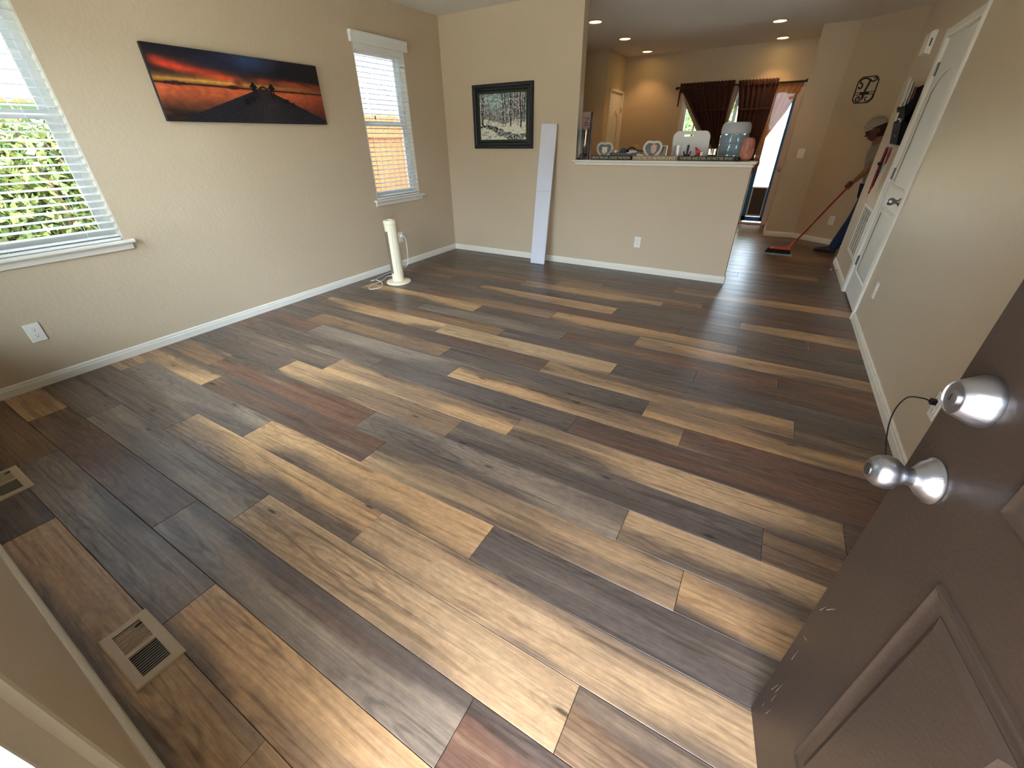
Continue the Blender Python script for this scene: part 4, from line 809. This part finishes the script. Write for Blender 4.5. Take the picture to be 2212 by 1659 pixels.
ro.location = (-.437+.02, 5.02, ZL)
sl = empty('salt_lamp', (-.352, 5.095, ZL), 'pink salt crystal lamp on a wooden base at the ledge end', 'lamp')
MB().lathe([(.050, 0), (.052, .004), (.050, .016), (.046, .018)], 24).build('base', mat('lamp_wood', (112, 62, 36), .5), sl, smooth=True)
o = MB().lathe([(.045, .018), (.056, .035), (.062, .06), (.064, .09), (.063, .115), (.060, .14), (.056, .165), (.047, .185), (.030, .195), (.01, .196)], 13).build('crystal', mat('salt', (190, 126, 108), .5, bump=.8, bscale=60, var=.5, vscale=30), sl)
for v in o.data.vertices:
    if v.co.z > .02: k = 1+.08*random.uniform(-1, 1); v.co.x *= k; v.co.y *= k; v.co.z += random.uniform(-.005, .005)
# ------------------------------------------------------------------ broom
bh = Vector((.80, 7.02, .93)); bt = Vector((.335, 6.80, .105))
br = empty('broom', (.22, 6.785, 0), 'red handled broom with black and pale blue bristles held over the hall floor', 'broom'); O = Vector((.22, 6.785, 0))
ext = bh+(bh-bt).normalized()*.28
mat('broom_red', (128, 18, 14), .4); mat('broom_orange', (196, 56, 26), .45); mat('bristle_black', (14, 13, 14), .8, bump=.8, bscale=250); mat('bristle_blue', (140, 164, 172), .8, bump=.8, bscale=250)
MB().tube([bt-O, ext-O], .0115, 12).build('handle', 'broom_red', br, smooth=True)
MB().tube([bt-O+Vector((-.02, -.01, -.02)), bt-O+Vector((.03, .016, .05))], [.022, .015], 10).build('socket', 'broom_orange', br, smooth=True)
hd = MB(); hd.add([(-.13, -.03, .065), (.13, -.03, .075), (.13, .03, .075), (-.13, .03, .065), (-.07, -.02, .095), (.125, -.022, .115), (.125, .022, .115), (-.07, .02, .095)], [(0, 3, 2, 1), (4, 5, 6, 7), (0, 1, 5, 4), (1, 2, 6, 5), (2, 3, 7, 6), (3, 0, 4, 7)]); hd.build('head', 'broom_orange', br, bev=.006)
def tuft(name, y0, y1, m_, x0, x1, za, zb):
    mb = MB(); n = 30; vs = []
    for i in range(n+1):
        t = i/n; f = lambda z: (.075-z)/.075
        xa = x0+.03+(x1-x0-.05)*t; xb = x0+(x1-x0)*t; j = random.uniform(-.006, .006)
        X = lambda z: xa+(xb-xa)*f(z); Yo = lambda z: -.045*f(z)**1.4
        vs += [(X(za), y0+Yo(za), za), (X(za), y1+Yo(za)*.3, za), (X(zb)+j, y0+Yo(zb), zb+abs(j)*.5), (X(zb)+j, y1+Yo(zb)*.3, zb)]
    fs = [(0, 1, 3, 2), (n*4, n*4+2, n*4+3, n*4+1)]
    for i in range(n):
        a = i*4; b = a+4; fs += [(a, b, b+1, a+1), (a+2, a+3, b+3, b+2), (a, a+2, b+2, b), (a+1, b+1, b+3, a+3)]
    return mb.add(vs, fs).build(name, m_, br)
tuft('bristles', -.028, .03, 'bristle_black', -.165, .15, .0745, .024); tuft('bristle_tips', -.027, .03, 'bristle_blue', -.15, .165, .024, .002)
# ------------------------------------------------------------------ person sweeping, half hidden by the right wall
def skin(name, nodes, edges, m_, parent, sub=2):
    me = bpy.data.meshes.new(name); me.from_pydata([n[0] for n in nodes], edges, [])
    o = bpy.data.objects.new(name, me); C.objects.link(o); me.materials.append(MATS[m_]); o.parent = parent
    sm = o.modifiers.new('skin', 'SKIN'); sm.use_smooth_shade = True
    sv = me.skin_vertices[0].data if me.skin_vertices else None
    if sv is None:
        bm = bmesh.new(); bm.from_mesh(me); bm.verts.layers.skin.verify(); bm.to_mesh(me); bm.free(); sv = me.skin_vertices[0].data
    for i, n in enumerate(nodes):
        r = n[1]; sv[i].radius = r if isinstance(r, tuple) else (r, r); sv[i].use_root = (i == 0)
    ss_ = o.modifiers.new('sub', 'SUBSURF'); ss_.levels = sub; ss_.render_levels = sub; return o
mat('skin_tone', (128, 84, 62), .6); mat('skin_red', (92, 52, 44), .6); mat('shirt_grey', (134, 124, 110), .85, bump=.3, bscale=60, var=.1, vscale=12); mat('denim', (24, 42, 72), .85, var=.2, vscale=30, bump=.3, bscale=200); mat('shoe_dark', (40, 34, 34), .7); mat('cap_white', (150, 140, 128), .8)
PX = Vector((.95, 7.12, 0)); pe = empty('person', PX, 'person in a pale cap, grey shirt and blue jeans sweeping with a red broom', 'person')
V = lambda x, y, z: Vector((x, y, z))-PX
hand = Vector((.757, 7.0, .86))
body = [(V(1.02, 7.14, .90), .115), (V(1.0, 7.14, 1.02), .115), (V(.955, 7.13, 1.18), .13), (V(.92, 7.12, 1.28), .085), (V(.885, 7.11, 1.345), .048), (V(.855, 7.105, 1.41), .062),
        (V(.93, 6.99, 1.235), .052), (V(.895, 6.955, 1.10), .042), (V(.862, 6.955, 1.02), .036), (V(.80, 6.975, .925), .028), (V(.775, 6.988, .885), .024),
        (V(.95, 7.28, 1.235), .052), (V(.97, 7.36, 1.05), .04), (V(.91, 7.27, .98), .032), (V(.845, 7.13, .985), .025),
        (V(1.0, 7.06, .84), .085), (V(.945, 7.08, .49), .058), (V(.845, 7.16, .11), .04), (V(1.06, 7.22, .84), .085), (V(1.08, 7.24, .47), .058), (V(1.16, 7.26, .10), .04)]
skin('body', body, [(0, 1), (1, 2), (2, 3), (3, 4), (4, 5), (3, 6), (6, 7), (7, 8), (8, 9), (9, 10), (3, 11), (11, 12), (12, 13), (13, 14), (0, 15), (15, 16), (16, 17), (0, 18), (18, 19), (19, 20)], 'skin_tone', pe)
sh = [(V(1.02, 7.14, .84), .135), (V(1.0, 7.14, .98), .138), (V(.955, 7.13, 1.16), .150), (V(.93, 7.125, 1.26), .105), (V(.905, 7.115, 1.31), .065), (V(.93, 6.985, 1.24), .072), (V(.885, 6.95, 1.09), .062), (V(.95, 7.285, 1.24), .072), (V(.968, 7.355, 1.08), .06)]
skin('shirt', sh, [(0, 1), (1, 2), (2, 3), (3, 4), (3, 5), (5, 6), (3, 7), (7, 8)], 'shirt_grey', pe)
jn = [(V(1.02, 7.14, .88), .125), (V(1.0, 7.06, .80), .098), (V(.945, 7.08, .48), .075), (V(.858, 7.15, .13), .068), (V(.842, 7.165, .055), .066), (V(1.06, 7.22, .80), .098), (V(1.08, 7.24, .47), .075), (V(1.155, 7.26, .12), .066), (V(1.165, 7.262, .055), .064)]
skin('jeans', jn, [(0, 1), (1, 2), (2, 3), (3, 4), (0, 5), (5, 6), (6, 7), (7, 8)], 'denim', pe)
for cx, cy_, an in ((.80, 7.22, 158), (1.12, 7.29, 165)):
    T = Matrix.Translation(Vector((cx, cy_, 0))-PX) @ Matrix.Rotation(R_(an), 4, 'Z')
    vs = []; fs = []; secs = [(-.09, .032, .085), (-.05, .040, .095), (.02, .042, .080), (.08, .048, .062), (.13, .045, .050), (.165, .028, .034)]
    for x, w_, h_ in secs: vs += [T @ Vector((x, w_*math.cos(t), max(.002, h_*.5+h_*.5*math.sin(t)))) for t in [2*PI*i/12 for i in range(12)]]
    for k in range(len(secs)-1):
        for i in range(12): fs.append((k*12+i, k*12+(i+1) % 12, k*12+12+(i+1) % 12, k*12+12+i))
    fs += [tuple(reversed(range(12))), tuple(range(60, 72))]
    s_ = MB().add(vs, fs).build('shoe', 'shoe_dark', pe, smooth=True)
    MB().add([T @ Vector(p) for p in [(.13, -.03, .001), (.172, -.018, .001), (.172, .018, .001), (.13, .03, .001), (.13, -.036, .034), (.174, -.02, .030), (.174, .02, .030), (.13, .036, .034)]], [(0, 3, 2, 1), (4, 5, 6, 7), (0, 1, 5, 4), (1, 2, 6, 5), (2, 3, 7, 6), (3, 0, 4, 7)]).build('toe_cap', 'cap_white', s_, bev=.005)
# head: looks down and to the left (towards -x)
HT = Matrix.Translation(V(.832, 7.10, 1.445)) @ Matrix.Rotation(R_(180), 4, 'Z') @ Matrix.Rotation(R_(24), 4, 'Y')     # local +x is the face direction
hp_ = []; hf = []; n, mm = 20, 16
for k in range(mm+1):
    t = PI*k/mm
    for i in range(n):
        a = 2*PI*i/n; x = .094*math.sin(t)*math.cos(a); y = .074*math.sin(t)*math.sin(a); z = .118*math.cos(t)
        if z < -.02: x += .012*(-z-.02)/.1*(1 if math.cos(a) > 0 else -.6); y *= 1-.35*(-z-.02)/.1
        hp_.append(HT @ Vector((x, y, z)))
for k in range(mm):
    for i in range(n): hf.append((k*n+i, (k+1)*n+i, (k+1)*n+(i+1) % n, k*n+(i+1) % n))
head = MB().add(hp_, hf).build('head', 'skin_red', pe, smooth=True, angle=180)
MB().add([HT @ Vector(p) for p in [(.088, 0, .02), (.088, -.014, -.03), (.088, .014, -.03), (.116, 0, -.028), (.090, 0, -.038)]], [(0, 1, 3), (0, 3, 2), (1, 4, 3), (2, 3, 4), (0, 2, 4, 1)]).build('nose', 'skin_red', head)
for s in (-1, 1):
    MB().sphere((.083, s*.030, .012), .011, 10, 8, (.6, 1.2, .8), HT).build('eye', 'slot_dark', head, smooth=True); MB().sphere((-.005, s*.074, -.005), .026, 10, 8, (.7, .3, 1.1), HT).build('ear', 'skin_red', head, smooth=True)
MB().sphere((.090, 0, -.064), .022, 10, 8, (.3, 1, .25), HT).build('mouth', mat('lip', (90, 40, 40), .6), head, smooth=True)
MB().tube([HT @ Vector((.090, -.052, .014)), HT @ Vector((.098, 0, .016)), HT @ Vector((.090, .052, .014))], .004, 6).build('glasses', 'black_metal', head)
for s in (-1, 1): MB().tube([HT @ Vector((.094, s*.030+.017*math.cos(t), .008+.014*math.sin(t))) for t in [2*PI*i/12 for i in range(12)]], .0022, 5, True).build('glasses_lens_rim', 'black_metal', head)
MB().sphere((-.018, 0, .004), .098, 18, 12, (.86, .80, 1.05), HT).build('hair', mat('hair_dark', (40, 26, 22), .8), head, smooth=True)
cp = MB()
for k in range(7):
    t = PI/2*k/6
    for i in range(20): a = 2*PI*i/20; cp.v.append(tuple(HT @ Vector((-.004+.104*math.cos(t)*math.cos(a), .086*math.cos(t)*math.sin(a), .040+.098*math.sin(t)))))
cp.f += [(k*20+i, k*20+(i+1) % 20, k*20+20+(i+1) % 20, k*20+20+i) for k in range(6) for i in range(20)]
cpo = cp.build('cap', 'cap_white', head, smooth=True)
bm_ = []
for x0, dz in ((0, 0), (1, 0)):
    for i in range(11):
        a = R_(-70+14*i); bm_.append(HT @ Vector(((.10 if x0 == 0 else .137)*math.cos(a)*1.0, .084*math.sin(a)*(1 if x0 == 0 else .98), .042-(.018 if x0 else 0))))
for i in range(22): bm_.append(bm_[i]+Vector((0, 0, .005)))
MB().add(bm_, [(i, i+1, 12+i, 11+i) for i in range(10)]+[(22+i, 33+i, 34+i, 23+i) for i in range(10)]+[(11+i, 12+i, 34+i, 33+i) for i in range(10)]).build('brim', 'cap_white', cpo, smooth=True)
MB().add([HT @ Vector(p) for p in [(.098, -.05, .062), (.106, -.02, .060), (.100, -.022, .085), (.094, -.048, .085)]], [(0, 1, 2, 3)]).build('cap_badge', 'strap_black', cpo)
# hand on the broom handle
ax = (bh-bt).normalized(); hc = bt+ax*((hand-bt).dot(ax)); side = Vector((0, 0, 1)).cross(ax).normalized(); upv = ax.cross(side)
def hp3(a, r, ang_): return hc+ax*a+(side*math.cos(R_(ang_))+upv*math.sin(R_(ang_)))*r-PX
wr = Vector((.775, 6.988, .885))-PX
hnodes = [(wr, .024), (hp3(.0, .034, 70), (.030, .02))]; hedges = [(0, 1)]
for k, (a, l) in enumerate(((-.034, .9), (-.012, 1.0), (.010, .97), (.031, .82))):
    b0 = len(hnodes); hnodes += [(hp3(a, .030, 70), .011), (hp3(a, .026, -5), .0095), (hp3(a, .024, -5-75*l), .0088), (hp3(a, .023, -5-135*l), .0078)]; hedges += [(1, b0), (b0, b0+1), (b0+1, b0+2), (b0+2, b0+3)]
b0 = len(hnodes); hnodes += [(hp3(.020, .030, 130), .012), (hp3(.045, .025, 185), .0105), (hp3(.055, .023, 240), .009)]; hedges += [(1, b0), (b0, b0+1), (b0+1, b0+2)]
skin('hand', hnodes, hedges, 'skin_red', pe)
# ------------------------------------------------------------------ outside
tag(struct(MB().box(-40, 40, -40, 50, -.5, -.14).build('ground', mat('soil', (188, 178, 162), .95, var=.12, vscale=2))), 'pale dry ground around the house')
tag(struct(MB().box(-2.6, 1.4, -2.4, -.28, -.14, -.02).build('porch_slab', 'concrete')), 'concrete porch slab outside the front door')
struct(MB().box(-16, 8, -14, -11.5, -.14, 3.9).build('low_sky_blocker', mat('blocker_paint', (150, 138, 124), .9)))  # unseen block, added to cut low sky light through the front openings
tag(struct(MB().box(-1.0, 1.6, -1.5, -.28, 2.38, 2.5).build('added_porch_roof', 'white_trim')), 'unseen porch roof added to shade the front doorway')  # unseen roof, added to dim the floor just inside the doorway
tag(struct(MB().box(-4.2, 2.6, 9.4, 12.2, 2.45, 2.6).box(-4.2, 2.6, 12.1, 12.2, 2.2, 2.45).build('added_patio_roof', 'white_trim')), 'unseen patio cover added to shade the patio door')  # unseen cover, added to keep direct sky light out of the kitchen
tag(struct(MB().box(-4, 2.5, 9.27, 13.0, -.14, -.03).build('patio_slab', 'concrete')), 'concrete patio slab outside the patio door')
def fence(M, n, h_, label, tone):
    e = empty('wooden_fence', None, label, 'fence', 'wooden yard fences', M=M); wd = .145; p0 = None
    for i in range(n):
        if p0 is None: p0 = MB().prism([(0, 0), (wd-.008, 0), (wd-.008, h_-.03), (wd-.04, h_), (.03, h_), (0, h_-.03)], 0, .018).build('picket', tone, e); p = p0
        else: p = bpy.data.objects.new('picket', p0.data); C.objects.link(p); p.parent = e
        p.location = (i*wd, random.uniform(-.012, .012), 0)
    for z in (.35, h_-.35): MB().box(0, n*wd, z, z+.09, .018, .055).build('rail', tone, e)
mat('cedar', (132, 70, 32), .85, var=.25, vscale=4, stretch=(6, .6, 1)); mat('cedar_pale', (206, 178, 140), .85, var=.2, vscale=4)
fence(frame((-6.75, 12.0, -.14), (0, -1, 0), (0, 0, 1), (1, 0, 0)), 96, 1.95, 'orange cedar picket fence seen through the narrow window', 'cedar')
fence(frame((-6.4, 15.5, -.14), (1, 0, 0), (0, 0, 1), (0, -1, 0)), 80, 1.7, 'pale picket fence at the far end of the back yard', 'cedar_pale')
def leaves(name, n, box, size, m_, parent, shape=None):
    x0, x1, y0, y1, z0, z1 = box; c = np.c_[rng.uniform(x0, x1, n), rng.uniform(y0, y1, n), rng.uniform(z0, z1, n)]
    if shape: c = c[shape(c)]
    n = len(c); d = rng.normal(size=(n, 3)); d /= np.linalg.norm(d, axis=1)[:, None]; e = np.cross(d, rng.normal(size=(n, 3))); e /= np.linalg.norm(e, axis=1)[:, None]; s = size*rng.uniform(.6, 1.3, (n, 1))
    v = np.stack([c-d*s, c+e*s*.45, c+d*s, c-e*s*.45], 1).reshape(-1, 3); f = np.arange(n*4).reshape(n, 4)
    me = bpy.data.meshes.new(name); me.from_pydata(v.tolist(), [], f.tolist()); o = mk(name, me, m_, parent); o['kind'] = 'stuff'; return o
def leaf_mat(name, a, b_):
    m = mat(name, a, .55); N = m.node_tree.nodes; L = m.node_tree.links; g = N.new('ShaderNodeNewGeometry'); r = N.new('ShaderNodeValToRGB'); L.new(g.outputs['Random Per Island'], r.inputs[0])
    r.color_ramp.elements[0].color = (*lin(*a), 1); r.color_ramp.elements[1].color = (*lin(*b_), 1); k = r.color_ramp.elements.new(.85); k.color = (*lin(*[(p+q)//2 for p, q in zip(a, b_)]), 1); L.new(r.outputs[0], N['Principled BSDF'].inputs['Base Color'])
leaf_mat('hedge_leaf', (66, 90, 38), (186, 174, 104)); leaf_mat('tree_leaf', (110, 140, 80), (196, 204, 150)); mat('bark', (96, 78, 62), .9)
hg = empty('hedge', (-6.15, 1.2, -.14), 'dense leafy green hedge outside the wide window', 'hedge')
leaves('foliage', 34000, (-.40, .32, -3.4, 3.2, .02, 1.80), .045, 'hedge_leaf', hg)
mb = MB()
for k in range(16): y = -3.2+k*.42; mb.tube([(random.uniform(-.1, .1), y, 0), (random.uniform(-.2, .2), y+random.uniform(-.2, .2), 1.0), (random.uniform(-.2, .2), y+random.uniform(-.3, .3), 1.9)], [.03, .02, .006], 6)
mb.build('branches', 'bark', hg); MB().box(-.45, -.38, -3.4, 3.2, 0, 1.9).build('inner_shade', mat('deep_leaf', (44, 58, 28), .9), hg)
def tree(x, y, h_, r, label):
    e = empty('yard_tree', (x, y, -.14), label, 'tree', 'trees in the back yard')
    MB().tube([(0, 0, 0), (.05, .03, h_*.4), (-.03, 0, h_*.7)], [.14, .11, .05], 8).build('trunk', 'bark', e, smooth=True)
    leaves('foliage', 9000, (-r, r, -r, r, h_*.35, h_*1.1), .09, 'tree_leaf', e, lambda c: ((c[:, 0]/r)**2+(c[:, 1]/r)**2+((c[:, 2]-h_*.72)/(h_*.38))**2 < 1))
tree(-4.4, 13.2, 3.6, 1.4, 'bushy tree behind the left half of the patio door'); tree(-1.75, 13.9, 3.2, 1.05, 'slimmer tree behind the middle of the patio door')
nb = empty('neighbour_house', (-9.0, 3.0, -.14), 'pale lavender neighbouring house with lap siding', 'house')
mat('siding', (112, 111, 120), .7)
MB().box(-4, -.02, -9, 9, 0, 5.4).build('wall', 'siding', nb); sb = None
for k in range(34):
    if sb is None: sb = MB().add([(-.02, -9, 0), (.004, -9, 0), (-.008, -9, .162), (-.02, -9, .162), (-.02, 9, 0), (.004, 9, 0), (-.008, 9, .162), (-.02, 9, .162)], [(0, 1, 2, 3), (7, 6, 5, 4), (1, 5, 6, 2), (0, 4, 5, 1), (3, 2, 6, 7)]).build('siding_board', 'siding', nb); o = sb
    else: o = bpy.data.objects.new('siding_board', sb.data); C.objects.link(o); o.parent = nb
    o.location = (0, 0, k*.16)
for y in (4.9, -1.4):
    f = MB().ring([(y-.6, 1.5), (y+.6, 1.5), (y+.6, 2.7), (y-.6, 2.7)], [(y-.52, 1.58), (y+.52, 1.58), (y+.52, 2.62), (y-.52, 2.62)], 0, .05, frame((0, 0, 0), (0, 1, 0), (0, 0, 1), (1, 0, 0))).build('window', 'vinyl', nb); MB().box(.006, .012, y-.52, y+.52, 1.58, 2.62).build('pane', mat('far_glass', (120, 132, 150), .1), f)
